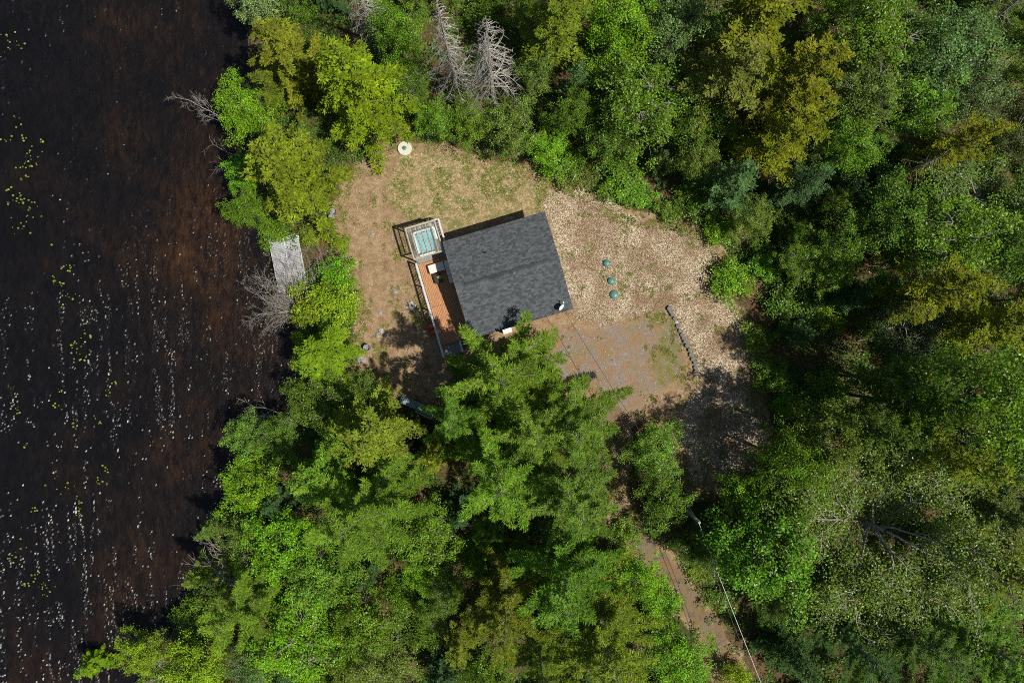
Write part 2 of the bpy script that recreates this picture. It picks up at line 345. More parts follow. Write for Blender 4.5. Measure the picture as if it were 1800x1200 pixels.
dd = -shore_d(WX, WY); cen = np.exp(-((dd - 5) / 6.5) ** 2) * (.45 + .55 * np.exp(-((WY - 8) / 9) ** 2)) * 1.0
sh.data.foreach_set('value', cen.astype(np.float32).ravel())

# ------------------------------------------------------------------ tree prototypes
def azdir(a): return np.stack([np.cos(a), np.sin(a), np.zeros_like(a)], -1)
def conifer(seed, h, r, nl, zb=.12, up=.25, droop=.55, fan=.42, sp=.22, step=.15, sl=.24, sw=.085, ang=55, pw=1.25, prof=None, flat=.55, ragged=.22):
    g = np.random.default_rng(seed); leaf = MB(); wood = MB()
    bend = g.normal(0, .012 * h, 2)
    tr = lambda z: np.stack([bend[0] * (z / h) ** 2, bend[1] * (z / h) ** 2, z], -1)
    zs = np.linspace(-.3, h * .99, 9); tube(wood, tr(zs), np.maximum(.016 * h * (1 - zs / h * .97), .015), 7)
    prof = prof or (lambda f: (1 - f) ** .75)
    for k in range(nl):
        f = (k + g.random()) / nl; f = f ** (1 / pw); z0 = h * (zb + (.985 - zb) * f); a = k * 2.39996 + g.normal(0, .3)
        L = max(r * prof(f) * g.uniform(1 - ragged * 1.6, 1 + ragged * .6), .25)
        u_ = up + .5 * f + g.normal(0, .06); dr = droop * (1 - .5 * f)
        curl = g.normal(0, .15)
        def limb(s):
            aa = a + curl * s; return tr(np.full_like(s, z0)) + np.stack([L * s * np.cos(aa), L * s * np.sin(aa), L * (u_ * s - dr * s * s)], -1)
        s = np.linspace(0, .96, 6); tube(wood, limb(s), np.linspace(.012 * L + .012, .006, 6), 3)
        m = max(int(L / sp) * 2, 4); st = np.sort(g.uniform(.1, 1., m)); side = np.where(np.arange(m) % 2, 1, -1)
        st = np.append(st, 1.0); side = np.append(side, 0); m += 1
        tl = np.minimum(fan * L * (1.08 - st) ** .7, 1.5) * g.uniform(.6, 1.15, m) + .14
        P0 = limb(st); T = unit(limb(st) - limb(st - .05)); az = np.arctan2(T[:, 1], T[:, 0]) + side * R(ang) * g.uniform(.75, 1.2, m)
        D = azdir(az); D[:, 2] = g.normal(-.04, .12, m) + T[:, 2] * .6; D = unit(D)
        ltone = g.uniform(.78, 1.2); ttone = g.uniform(.82, 1.18, m)
        K = int(np.ceil(tl.max() / step)) + 1; uu = (np.arange(K) + .3)[None] * step * g.uniform(.9, 1.1, (m, 1)); ok = uu < tl[:, None]
        Q = P0[:, None] + D[:, None] * uu[..., None]; Q[..., 2] -= .12 * uu ** 2
        for sd in (-1, 0, 1):
            az2 = az[:, None] + sd * R(42) + g.normal(0, .25, (m, K))
            if sd == 0: sel = ok & (g.random((m, K)) < .7)
            else: sel = ok & (g.random((m, K)) < .93)
            dd_ = np.stack([np.cos(az2), np.sin(az2), g.normal(.05, .28, (m, K))], -1)
            nn = np.stack([g.normal(0, flat, (m, K)), g.normal(0, flat, (m, K)), np.ones((m, K))], -1)
            n_ = sel.sum(); leafquads(leaf, Q[sel] + g.normal(0, .03, (n_, 3)), unit(dd_[sel]), unit(nn[sel]), sl * g.uniform(.65, 1.25, n_), sw * g.uniform(.7, 1.2, n_), np.broadcast_to((ltone * ttone)[:, None], (m, K))[sel])
    return leaf, wood

def broad(seed, h, r, ncl=150, per=55, leaf=.15, zc=.6, vz=.38, limbs=12, gap=.55, clr=.75, branches=1.0, top_twigs=False):
    g = np.random.default_rng(seed); lf = MB(); wood = MB()
    zs = np.linspace(-.3, h * .62, 7); lean = g.normal(0, .03 * h, 2)
    tr = lambda z: np.stack([lean[0] * (z / h) ** 1.5 if np.all(z >= 0) else lean[0] * np.clip(z / h, 0, 1) ** 1.5, lean[1] * np.clip(z / h, 0, 1) ** 1.5, z], -1)
    tube(wood, tr(zs), .018 * h * (1 - .6 * zs / (h * .62)), 7)
    c0 = np.array([lean[0], lean[1], h * zc])
    ld = azdir(np.arange(limbs) * 2.39996 + g.normal(0, .3, limbs)); el = g.uniform(.05, 1.0, limbs); ld = unit(ld * np.sqrt(1 - el[:, None] ** 2) + np.array([0, 0, 1]) * el[:, None])
    mid = c0 + ld * np.array([r, r, h * vz]) * g.uniform(.45, .62, (limbs, 1))
    for k in range(limbs):
        b = tr(np.array([h * g.uniform(.28, .55)]))[0]; s = np.linspace(0, 1, 6)[:, None]
        c = b + (mid[k] - b) * s + np.array([0, 0, 1]) * (.10 * h * np.sin(s * PI)) * .5 + g.normal(0, .05, (6, 3)) * np.sin(s * PI); tube(wood, c, np.linspace(.0075 * h, .0035 * h, 6), 4)
    d = g.normal(size=(ncl, 3)); d[:, 2] = d[:, 2] * .8 + .35; d = unit(d)
    lob = 1 + .20 * np.sin(3 * np.arctan2(d[:, 1], d[:, 0]) + g.uniform(0, 6)) + .13 * np.sin(5 * np.arctan2(d[:, 1], d[:, 0]) + g.uniform(0, 6))
    rf = g.uniform(gap, 1.0, ncl) * lob
    C = c0 + d * np.array([r, r, h * vz]) * rf[:, None]; C[:, 2] = np.maximum(C[:, 2], .4)
    for k in range(ncl):
        if g.random() < branches:
            q = mid[np.argmin(((mid - C[k]) ** 2).sum(1))]; s = np.linspace(0, 1, 4)[:, None]
            e = C[k] + (d[k] * clr * .5 if top_twigs else 0)
            tube(wood, q + (e - q) * s + g.normal(0, .07, (4, 3)) * (s > 0), np.linspace(.0026 * h, .0012 * h if top_twigs else .006, 4), 3)
            if top_twigs:
                for _ in range(3):
                    e2 = C[k] + g.normal(0, clr * .55, 3) + np.array([0, 0, .15]); tube(wood, np.stack([C[k], (C[k] + e2) / 2 + g.normal(0, .05, 3), e2]), [.018, .013, .007], 3)
        n = int(per * g.uniform(.6, 1.3)); R_ = clr * g.uniform(.7, 1.2)
        o = g.normal(size=(n, 3)) * np.array([.5, .5, .28]) * R_
        o[:, 2] -= .25 * (o[:, 0] ** 2 + o[:, 1] ** 2) / R_
        a = g.uniform(0, 2 * PI, n); D = np.stack([np.cos(a), np.sin(a), g.normal(-.15, .3, n)], -1)
        nn = np.stack([g.normal(0, .55, n) + .3 * d[k, 0], g.normal(0, .55, n) + .3 * d[k, 1], np.ones(n)], -1)
        leafquads(lf, C[k] + o, unit(D), unit(nn), leaf * g.uniform(.7, 1.3, n), leaf * .75 * g.uniform(.7, 1.2, n), g.uniform(.72, 1.25))
    return lf, wood

def deadspruce(seed, h, r, nl=95, zb=.15, twigs=9):
    g = np.random.default_rng(seed); wood = MB(); br = MB()
    zs = np.linspace(-.3, h, 10); b = g.normal(0, .01 * h, 2); tr = lambda z: np.stack([b[0] * (z / h) ** 2, b[1] * (z / h) ** 2, z], -1)
    tube(wood, tr(zs), .014 * h * (1 - zs / h * .95), 7)
    for k in range(nl):
        f = (k + g.random()) / nl; z0 = h * (zb + (.98 - zb) * f); a = k * 2.39996 + g.normal(0, .4); L = max(r * (1 - f) ** .6 * g.uniform(.45, 1.15), .25); cl = g.normal(0, .35)
        def limb(s): aa = a + cl * s; return tr(np.full_like(s, z0)) + np.stack([L * s * np.cos(aa), L * s * np.sin(aa), L * (.15 * s - .65 * s * s + .35 * s ** 3)], -1)
        s = np.linspace(0, 1, 7); tube(br, limb(s), np.linspace(.016 + .014 * L, .012, 7), 3)
        for q in range(int(twigs * L / r) + 1):
            s0 = g.uniform(.3, .98); p0 = limb(np.array([s0]))[0]; aa = a + g.choice([-1, 1]) * R(g.uniform(30, 75)); l = L * g.uniform(.12, .3)
            d = np.array([math.cos(aa), math.sin(aa), g.normal(-.25, .25)]); p1 = p0 + d * l * .5; p2 = p0 + d * l + np.array([0, 0, -.08]); tube(br, np.stack([p0, p1, p2]), [.014, .011, .006], 3)
    return br, wood

def deadlimbs(seed, n, L0, spread=1.0, up=.6, az0=None, azw=PI, depth=2, rad=.045):
    g = np.random.default_rng(seed); mb = MB()
    def grow(p, a, e, L, rr, lev):
        pts = [p]; q = p.copy()
        for _ in range(5):
            a += g.normal(0, .16); e += g.normal(0, .1); q = q + np.array([math.cos(a) * math.cos(e), math.sin(a) * math.cos(e), math.sin(e)]) * L / 5; pts.append(q.copy())
        tube(mb, np.stack(pts), np.linspace(rr, rr * .4, 6), 4 if lev == 0 else 3)
        if lev < depth:
            for c in range(5 if lev == 0 else 4):
                s = g.integers(1, 6); grow(pts[s], a + g.choice([-1, 1]) * g.uniform(.35, .9), e + g.normal(0, .25), L * g.uniform(.3, .55), max(rr * .5, .008), lev + 1)
    for k in range(n):
        a = g.uniform(0, 2 * PI) if az0 is None else az0 + g.uniform(-azw, azw)
        grow(np.array([g.normal(0, .12), g.normal(0, .12), 0]), a, up + g.normal(0, .25), L0 * g.uniform(.6, 1.1), rad, 0)
    return mb

PROTO = {}          # key -> (list of base sizes, crown mesh, trunk mesh)
def reg(key, h, r, crown, wood, mleaf, mwood, cname='crown', tname='trunk'):
    PROTO[key] = (h, r, crown.mesh(cname, mleaf), wood.mesh(tname, mwood, True), cname, tname)
reg('hemlock0', 14, 4.2, *conifer(11, 14, 4.2, 62, zb=.08, up=.12, droop=.45, fan=.28, sp=.16, step=.14, sl=.24, sw=.10, pw=1.1, ragged=.3), M_NEEDLE, M_BARK)
reg('hemlock1', 13, 4.0, *conifer(12, 13, 4.0, 54, zb=.05, up=.2, droop=.55, fan=.30, sp=.16, step=.14, sl=.26, sw=.10, pw=1.15, ragged=.4), M_NEEDLE, M_BARK)
reg('spruce0', 14, 4.0, *conifer(21, 14, 4.0, 62, zb=.06, up=.02, droop=.35, fan=.19, sp=.13, step=.13, sl=.22, sw=.11, ang=48, pw=1.05, ragged=.35), M_NEEDLE, M_BARK)
reg('spruce1', 15, 3.6, *conifer(22, 15, 3.6, 50, zb=.22, up=.1, droop=.4, fan=.30, sp=.2, step=.13, sl=.24, sw=.12, ang=55, pw=1.0, ragged=.55, prof=lambda f: (1 - f) ** .45), M_NEEDLE, M_BARK)
reg('pine0', 17, 5.0, *conifer(31, 17, 5.0, 60, zb=.15, up=.35, droop=.32, fan=.24, sp=.13, step=.12, sl=.32, sw=.07, ang=36, pw=1.0, ragged=.5, flat=.8, prof=lambda f: (1 - f) ** .6), M_NEEDLE, M_PALEBARK)
reg('pine1', 17, 4.8, *conifer(32, 17, 4.8, 54, zb=.2, up=.3, droop=.25, fan=.22, sp=.12, step=.12, sl=.34, sw=.065, ang=34, pw=.95, ragged=.6, flat=.8, prof=lambda f: (1 - f) ** .55), M_NEEDLE, M_PALEBARK)
reg('fir0', 10, 2.6, *conifer(41, 10, 2.6, 56, zb=.05, up=.2, droop=.2, fan=.30, sp=.16, step=.12, sl=.18, sw=.10, ang=50, pw=1.0, ragged=.3), M_NEEDLE, M_BARK)
reg('broad0', 10, 3.6, *broad(51, 10, 3.6, 190, 66, .16, clr=.58, gap=.4), M_BROAD, M_BARK)
reg('broad1', 12, 4.0, *broad(52, 12, 4.0, 210, 66, .17, zc=.62, vz=.32, gap=.3, clr=.58), M_BROAD, M_PALEBARK)
reg('broad2', 9, 3.2, *broad(53, 9, 3.2, 130, 64, .15, gap=.3, clr=.5), M_BROAD, M_BARK)
reg('maple0', 10, 4.0, *broad(54, 10, 4.0, 120, 100, .2, zc=.58, vz=.36, gap=.5, clr=.7), M_BROAD, M_BARK)
reg('shrub0', 2.4, 1.7, *broad(61, 2.4, 1.7, 60, 55, .14, zc=.5, vz=.4, limbs=7, gap=.3, clr=.42), M_BROAD, M_BARK)
reg('shrub1', 2.0, 1.5, *broad(62, 2.0, 1.5, 48, 50, .12, zc=.5, vz=.4, limbs=7, gap=.2, clr=.38), M_BROAD, M_BARK)
def sparse(seed, h, r, nl, per, leaf):
    g = np.random.default_rng(seed); lf = MB(); wood = MB(); zs = np.linspace(-.3, h * .62, 7); tube(wood, np.stack([0 * zs, 0 * zs, zs], -1), .016 * h * (1 - .5 * zs / (h * .62)), 7)
    cl = []
    def grow(p, a, e, L, rr, lev):
        pts = [p]; q = p.copy(); ns = 5 if lev < 2 else 3
        for _ in range(ns):
            a += g.normal(0, .2); e = e * .86 + g.normal(0, .12); q = q + np.array([math.cos(a) * math.cos(e), math.sin(a) * math.cos(e), math.sin(e)]) * L / ns; pts.append(q.copy())
            if lev >= 1: cl.append(q + g.normal(0, .15, 3))
        tube(wood, np.stack(pts), np.linspace(rr, rr * .45, ns + 1), 5 if lev == 0 else 3)
        if lev < 3:
            for c in range((6, 4, 2)[lev]):
                k = g.integers(2 if lev == 0 else 1, ns + 1); grow(pts[k], a + g.choice([-1, 1]) * g.uniform(.35, 1.0), e + g.uniform(-.1, .5), L * g.uniform(.38, .62), max(rr * .52, .016), lev + 1)
    for k in range(nl):
        grow(np.array([0, 0, h * g.uniform(.36, .6)]), k * 2.39996 + g.normal(0, .25), g.uniform(.3, 1.05), r * g.uniform(.6, .85), .0055 * h, 0)
    C = np.array(cl); C[:, 2] -= .22; n = len(C) * per; P = np.repeat(C, per, 0) + g.normal(size=(n, 3)) * np.array([.27, .27, .16]); a = g.uniform(0, 2 * PI, n)
    leafquads(lf, P, unit(np.stack([np.cos(a), np.sin(a), g.normal(-.1, .3, n)], -1)), unit(np.stack([g.normal(0, .5, n), g.normal(0, .5, n), np.ones(n)], -1)), leaf * g.uniform(.7, 1.3, n), leaf * .75, np.repeat(g.uniform(.75, 1.25, len(C)), per))
    print('sparse', len(C)); return lf, wood
reg('oak0', 14, 6.2, *sparse(71, 14, 6.2, 15, 12, .13), M_BROAD, M_DEAD)
reg('twiggy0', 12, 3.8, *sparse(72, 12, 3.8, 9, 9, .13), M_BROAD, M_PALEBARK)
reg('snag0', 15, 2.5, *deadspruce(81, 15, 2.5, 120, twigs=14), M_SNAG, M_SNAG, 'branches')
reg('snag1', 14, 3.6, *deadspruce(82, 14, 3.6, 105, twigs=18), M_SNAG, M_SNAG, 'branches')

COLS = {'hem': (.18, .285, .011), 'hemy': (.205, .315, .010), 'olive': (.165, .215, .015), 'gold': (.18, .205, .009), 'pine': (.13, .25, .022), 'pinel': (.155, .27, .02),
        'fir': (.085, .165, .048), 'green': (.145, .265, .012), 'dark': (.11, .20, .012), 'bright': (.17, .36, .008), 'lime': (.25, .37, .012), 'pale': (.24, .32, .11), 'sage': (.16, .24, .03), 'oak': (.13, .205, .018)}
NAMES = {'hemlock': ('hemlock_tree', 'tree'), 'spruce': ('spruce_tree', 'tree'), 'pine': ('pine_tree', 'tree'), 'fir': ('fir_tree', 'tree'), 'broad': ('broadleaf_tree', 'tree'), 'maple': ('maple_tree', 'tree'),
         'shrub': ('shrub', 'shrub'), 'oak': ('sparse_tree', 'tree'), 'twiggy': ('sparse_tree', 'tree'), 'snag': ('dead_spruce', 'dead tree')}
first = {}
TREEPOS = []
def plant(key, px, py, rpx, h, col, label, group=None, zf=.55, rz=None, cov=True):
    h0, r0, cm, tm, cn, tn = PROTO[key]
    zc = h * zf; p = at(px, py, zc); rad = rpx / PXM * (CAMH - zc) / CAMH
    k = (rad / r0, rad / r0, h / h0); gz = float(ground_z(p.x, p.y))
    base = key[:-1]; name, cat = NAMES[base]
    if key not in first:
        root = empty(name); c = bpy.data.objects.new(cn, cm); COL.objects.link(c); c.parent = root
        t = bpy.data.objects.new(tn, tm); COL.objects.link(t); t.parent = root; first[key] = root
    else: root = copy_tree(first[key])
    root.location = (p.x, p.y, max(gz, WATER_Z - .1)); root.rotation_euler = (0, 0, random.uniform(0, 2 * PI) if rz is None else rz); root.scale = k
    tag(root, label, cat, group)
    if group is None and 'group' in root: del root['group']
    cc = COLS[col] if isinstance(col, str) else col; jt = [random.uniform(.93, 1.08) for _ in range(3)]
    for c in root.children:
        if c.name.startswith('crown'): c.color = (cc[0] * jt[0], cc[1] * jt[1], cc[2] * jt[2], 1)
    TREEPOS.append((px, py, rpx))
    return root

W = 'trees of the wood around the clearing'
exec_trees = [
 # key, px, py, radius px, height, colour, label
 # --- upper left bank
 ('broad2', 452, 14, 48, 8, 'pale', 'pale grey-green broadleaf crown on the bank at the top edge beside the lake'),
 ('spruce0', 502, 96, 92, 13, (.19, .225, .015), 'wide olive-yellow conifer on the lake bank in the top left corner of the wood'),
 ('hemlock0', 622, 150, 112, 15, 'hemy', 'brightest yellow-green conifer, drooping over the round concrete lid'),
 ('broad0', 428, 196, 58, 7, 'bright', 'fresh green broadleaf tree leaning over the lake beside the bare grey branches'),
 ('hemlock1', 500, 295, 112, 14, (.175, .24, .014), 'olive star-shaped conifer above the small dock and the two log rounds'),
 ('broad2', 424, 300, 36, 5, 'bright', 'low green broadleaf bush at the water below the bare overhanging branches'),
 ('spruce1', 478, 160, 34, 9, 'olive', 'slim dull olive conifer wedged between two wide yellow-green ones on the bank'),
 ('snag0', 640, 12, 46, 13, 'oak', 'small dead grey spruce at the top edge, behind the yellow-green conifer'),
 ('snag0', 787, 85, 54, 17, 'oak', 'narrow dead grey spruce, the left one of the pair above the clearing'),
 ('snag1', 860, 100, 74, 15.5, 'oak', 'wide dead grey spruce with long curved bare limbs, right one of the pair'),
 ('broad0', 696, 62, 54, 8, 'green', 'green broadleaf between the small dead spruce and the narrow dead one'),
 ('broad1', 722, 150, 44, 6, 'dark', 'dark green broadleaf right of the brightest yellow-green conifer'),
 ('broad2', 768, 212, 40, 4, 'green', 'low green broadleaf at the foot of the narrow dead spruce'),
 ('broad0', 830, 218, 44, 4, 'green', 'low leafy tree just below the pair of dead spruces'),
 ('broad2', 900, 225, 50, 6, 'sage', 'sage green low tree where the clearing meets the wood below the wide dead spruce'),
 ('broad1', 945, 130, 42, 7, 'sage', 'dull green broadleaf right of the wide dead spruce'),
 ('spruce1', 982, 48, 78, 14, 'olive', 'olive conifer at the top edge right of the dead spruces'),
 ('broad1', 925, 20, 34, 8, 'dark', 'shaded broadleaf at the top edge between dead spruce and olive conifer'),
 ('fir0', 1012, 150, 40, 9, 'fir', 'slim blue-green fir in the dark gap beneath the olive conifer'),
 ('broad0', 1080, 60, 74, 11, 'bright', 'bright speckled broadleaf crown at the top edge above the blue-green fir'),
 ('broad1', 1130, 178, 88, 11, 'green', 'big rounded green broadleaf above the upper right edge of the clearing'),
 ('broad2', 1070, 250, 56, 7, 'dark', 'dark green broadleaf below the slim blue-green fir'),
 ('broad0', 1180, 60, 66, 11, (.15, .24, .06), 'pale speckled broadleaf at the top edge left of the golden conifers'),
 ('fir0', 1162, 282, 30, 5, (.10, .17, .04), 'small round fir at the tip of the wood above the wood chips'),
 ('broad2', 960, 262, 40, 4, 'bright', 'low bright bush at the upper edge of the dry grass'),
 ('spruce1', 1315, 45, 122, 17, 'gold', 'golden-olive conifer at the top edge, uppermost of the golden group'),
 ('spruce0', 1395, 150, 116, 17, 'gold', 'largest golden-olive conifer, on the right of the golden group'),
 ('spruce1', 1275, 150, 92, 15, (.17, .185, .028), 'dull olive conifer on the left of the golden group'),
 ('spruce1', 1375, 245, 80, 15, 'gold', 'lowest golden-olive conifer, just above the dark green firs'),
 ('fir0', 1292, 318, 62, 10, 'fir', 'broad blue-green fir below the golden conifers'),
 ('fir0', 1412, 322, 52, 10, (.07, .14, .04), 'dark green fir right of the broad blue-green one'),
 ('broad0', 1225, 225, 56, 8, 'dark', 'shaded broadleaf under the left of the golden conifers'),
 ('broad1', 1535, 62, 88, 12, 'green', 'green speckled broadleaf at the top edge right of the golden conifers'),
 ('broad0', 1640, 95, 86, 12, (.12, .24, .05), 'wide soft green broadleaf beside the bare leaning trunk at the top right'),
 ('broad1', 1500, 175, 66, 11, 'sage', 'sage broadleaf right of the largest golden conifer'),
 ('broad2', 1600, 195, 70, 10, 'green', 'thin green broadleaf over brown floor in the upper right'),
 ('broad2', 1700, 185, 58, 10, (.15, .23, .07), 'pale green broadleaf near the grassy gap in the top right'),
 ('broad0', 1480, 262, 56, 9, 'green', 'speckled green broadleaf above the long leaning trunk'),
 ('spruce1', 1672, 262, 62, 14, 'gold', 'golden conifer with a long bare trunk in the upper right'),
 ('twiggy0', 1710, 345, 92, 12, 'oak', 'olive tree full of pale twigs near the right edge'),
 ('twiggy0', 1790, 225, 55, 12, (.09, .12, .03), 'dark tangled grey-branched tree at the right edge'),
 ('broad2', 1790, 130, 36, 8, 'green', 'small green tree at the right edge below the grassy gap'),
 # --- right side
 ('broad0', 1555, 385, 72, 11, 'dark', 'dark broadleaf between the long trunk and the middle right of the wood'),
 ('broad1', 1660, 430, 88, 13, 'green', 'large green broadleaf above the golden conifer on the right'),
 ('broad0', 1765, 430, 74, 13, (.13, .25, .025), 'yellowish green broadleaf at the right edge, upper middle'),
 ('spruce1', 1635, 512, 76, 16, 'gold', 'golden conifer in the middle right, left one of two'),
 ('spruce1', 1742, 570, 82, 15, 'gold', 'golden conifer in the middle right, nearest the right edge'),
 ('twiggy0', 1585, 575, 62, 11, (.06, .11, .025), 'dark twiggy tree left of the golden conifers on the right'),
 ('broad2', 1470, 420, 52, 8, 'dark', 'shaded low tree right of the wood chips'),
 ('broad0', 1700, 700, 104, 20, 'green', 'large green broadleaf below the golden conifers on the right'),
 ('broad1', 1786, 690, 60, 13, (.11, .22, .03), 'green broadleaf cut by the right edge at middle height'),
 ('spruce1', 1612, 712, 62, 19, 'dark', 'dark thin tree beside the fallen logs on brown ground'),
 ('broad0', 1785, 800, 66, 12, (.13, .22, .03), 'olive green broadleaf at the right edge in the lower middle'),
 ('spruce1', 1640, 800, 72, 19, 'olive', 'olive conifer just above the big grey-branched tree'),
 ('spruce1', 1526, 754, 50, 17, (.11, .17, .02), 'slim green conifer left of the olive one above the grey-branched tree'),
 ('spruce1', 1572, 669, 50, 17, (.10, .17, .02), 'slim dark conifer standing beside the fallen logs right of the clearing'),
 ('maple0', 1440, 770, 68, 14, 'sage', 'sage green tree at the lower right edge of the clearing shade'),
 ('broad0', 1382, 808, 60, 14, 'green', 'small green tree at the corner of the shaded wood chips'),
 ('oak0', 1540, 925, 175, 16, 'oak', 'huge sparse tree with many bare grey limbs in the lower right'),
 ('maple0', 1335, 965, 92, 13, (.13, .30, .014), 'vivid green maple beside the overhead line, left of the grey-branched tree'),
 ('broad2', 1300, 870, 48, 7, 'bright', 'bright green tree right of the utility pole'),
 ('spruce1', 1755, 905, 62, 13, (.12, .17, .03), 'dark olive conifer right of the huge grey-branched tree'),
 ('pine0', 1770, 1010, 84, 15, 'olive', 'olive pine at the right edge below the grey-branched tree'),
 ('pine1', 1735, 1130, 112, 16, 'pine', 'large green pine filling the bottom right corner'),
 ('pine0', 1600, 1110, 94, 15, (.10, .19, .03), 'green pine at the bottom, under the huge grey-branched tree'),
 ('pine1', 1490, 1120, 80, 13, (.07, .15, .03), 'dark pine at the bottom right of the vivid maple'),
 ('fir0', 1400, 1160, 50, 9, (.05, .12, .025), 'shaded fir at the bottom edge right of the drive'),
 # --- drive
 ('broad0', 1148, 788, 50, 4.5, 'green', 'dark leafy bush at the mouth of the drive below the parking area'),
 ('broad2', 1165, 880, 52, 7, 'dark', 'dark tree between the drive and the utility pole'),
 ('broad1', 1215, 965, 38, 6, 'dark', 'shaded small tree below the foot of the utility pole'),
 ('broad0', 1185, 1150, 60, 8, 'bright', 'bright broadleaf left of the drive at the bottom'),
 ('broad2', 1128, 1015, 50, 7, 'bright', 'small bright tree on the left verge of the drive'),
 ('shrub0', 1295, 1192, 28, 3, 'lime', 'yellow-green bush at the bottom edge by the drive'),
 # --- central pines
 ('pine0', 886, 662, 122, 16, 'pinel', 'tall pine overlapping the corner of the house roof'),
 ('pine1', 802, 738, 72, 15, 'pine', 'dark green pine nearest the footbridge, left of the one over the roof'),
 ('pine1', 940, 760, 92, 16.5, (.17, .27, .03), 'pine in the very middle of the central group, hemmed in by others'),
 ('pine1', 1000, 750, 104, 16, 'pine', 'pine below the parking area, on the right of the central group'),
 ('pine0', 880, 830, 112, 17, 'pinel', 'largest pine in the middle of the central group'),
 ('pine1', 1010, 880, 104, 17, (.15, .25, .03), 'pine left of the drive, lower right of the central group'),
 ('pine0', 990, 1010, 112, 17, 'pine', 'pine with pale bare limbs showing, south of the central group'),
 ('pine1', 890, 1060, 92, 15, 'olive', 'olive pine at the bottom left of the central group'),
 ('pine0', 1060, 1120, 116, 16, (.17, .26, .015), 'yellowish pine at the bottom edge left of the drive'),
 ('pine1', 950, 1170, 74, 15, 'pinel', 'pine at the bottom edge next to the yellowish one'),
 # --- left of the pines
 ('spruce0', 768, 798, 54, 9, (.18, .23, .014), 'small olive conifer left of the central pines below the footbridge'),
 ('spruce1', 655, 758, 84, 12, (.17, .23, .02), 'lumpy olive conifer left of the footbridge'),
 ('pine0', 640, 900, 118, 15, (.14, .26, .02), 'wide soft green pine in the lower left wood'),
 ('hemlock1', 560, 835, 84, 12, 'pinel', 'pine with long finger-like sprays in the lower left wood'),
 ('broad2', 428, 765, 42, 6, (.15, .30, .03), 'light green tree over the water at the end of the bare branches'),
 ('maple0', 438, 852, 52, 7, 'bright', 'round bright green tree on the bank below the bare branches'),
 ('maple0', 492, 955, 66, 8, 'bright', 'bright green maple behind the tangle of grey limbs'),
 ('hemlock0', 372, 930, 34, 7, (.16, .24, .04), 'small conifer above the tangle of grey limbs on the bank'),
 ('hemlock0', 352, 1010, 42, 7, (.19, .28, .03), 'small conifer with sprays over the lake, below the tangle of grey limbs'),
 ('pine0', 432, 1060, 88, 12, (.165, .26, .02), 'broad olive pine on the bank in the lower left'),
 ('broad0', 245, 1150, 42, 6, 'lime', 'yellow-green tree over the lake near the bottom left'),
 ('hemlock1', 148, 1178, 30, 4, 'hemy', 'tiny yellow-green tree standing over the lake in the bottom left corner'),
 ('maple0', 350, 1165, 56, 7, 'lime', 'lime broadleaf at the bottom edge right of the lake'),
 ('broad1', 445, 1175, 44, 7, (.14, .24, .05), 'dull green tree at the bottom edge in the lower left'),
 ('broad0', 560, 1010, 64, 8, (.16, .30, .02), 'bright broadleaf below the wide soft pine'),
 ('broad1', 530, 1110, 82, 9, 'bright', 'large bright broadleaf at the bottom left, inland of the bank pine'),
 ('broad0', 640, 1090, 66, 9, 'green', 'green broadleaf left of the brown gap at the bottom'),
 ('broad1', 680, 1165, 64, 9, 'sage', 'sage broadleaf at the bottom edge left of the brown gap'),
 ('broad2', 752, 935, 62, 8, 'green', 'green broadleaf between the soft pine and the central pines'),
 ('broad2', 745, 1000, 40, 6, 'bright', 'small bright tree beside the brown gap in the lower middle'),
 ('spruce1', 810, 1125, 44, 8, 'olive', 'small olive conifer right of the brown gap at the bottom'),
 ('broad0', 860, 1180, 52, 7, 'green', 'green broadleaf at the bottom edge below the olive pine'),
 ('broad2', 560, 705, 58, 5, 'dark', 'dark low tree between the shore conifer and the bare branches'),
 ('broad2', 640, 690, 38, 3, 'dark', 'low dark tree at the lower left tip of the clearing'),
 ('broad0', 690, 830, 40, 5, 'green', 'green bush near the brown patch left of the central pines'),
 # --- shore by the dock
 ('hemlock1', 560, 622, 78, 8, 'hem', 'yellow-green conifer on the shore below the dead grey shrub'),
 ('shrub0', 590, 540, 46, 3, 'lime', 'yellow-green bush between the dock and the shore conifer'),
 ('shrub1', 545, 545, 46, 3, 'lime', 'lime bush growing through the dead grey shrub'),
 ('shrub0', 592, 478, 34, 2.4, 'bright', 'bright green bush right of the dock'),
 ('shrub1', 480, 400, 34, 1.6, 'green', 'green bush at the upper end of the dock'),
 ('shrub1', 548, 420, 22, 1, 'lime', 'low yellowish bush between the dock and the log rounds'),
 ('shrub1', 600, 430, 18, .8, 'lime', 'small sparse bush in dirt below the two log rounds'),
 # --- edge of the clearing
 ('shrub0', 1172, 1062, 30, 1.6, 'bright', 'bright bush on the left verge halfway down the drive'),
 ('shrub1', 1268, 1052, 30, 1.2, 'green', 'green bush on the right verge of the drive below the utility pole'),
 ('shrub0', 1100, 935, 30, 1.6, 'green', 'green bush on the left verge at the upper end of the drive'),
 ('shrub1', 1225, 1010, 22, 1, 'lime', 'small yellowish bush on the right verge of the drive'),
 ('shrub0', 1290, 492, 38, 2.4, 'bright', 'bright bush casting a dark shadow on the wood chips'),
 ('shrub1', 1345, 470, 40, 2, 'bright', 'bright bush behind the one that shades the wood chips'),
 ('shrub0', 1395, 530, 48, 2.5, 'dark', 'dark bush right of the wood chips'),
 ('shrub1', 1335, 600, 34, 1.8, 'green', 'green bush beside the two pale sticks'),
 ('shrub0', 1355, 660, 36, 2, 'green', 'green bush at the right edge of the shaded chips'),
 ('shrub1', 1385, 715, 36, 2, 'bright', 'brighter bush below, at the right edge of the shaded chips'),
 ('shrub0', 1455, 700, 50, 3, 'green', 'leafy bush left of the fallen logs'),
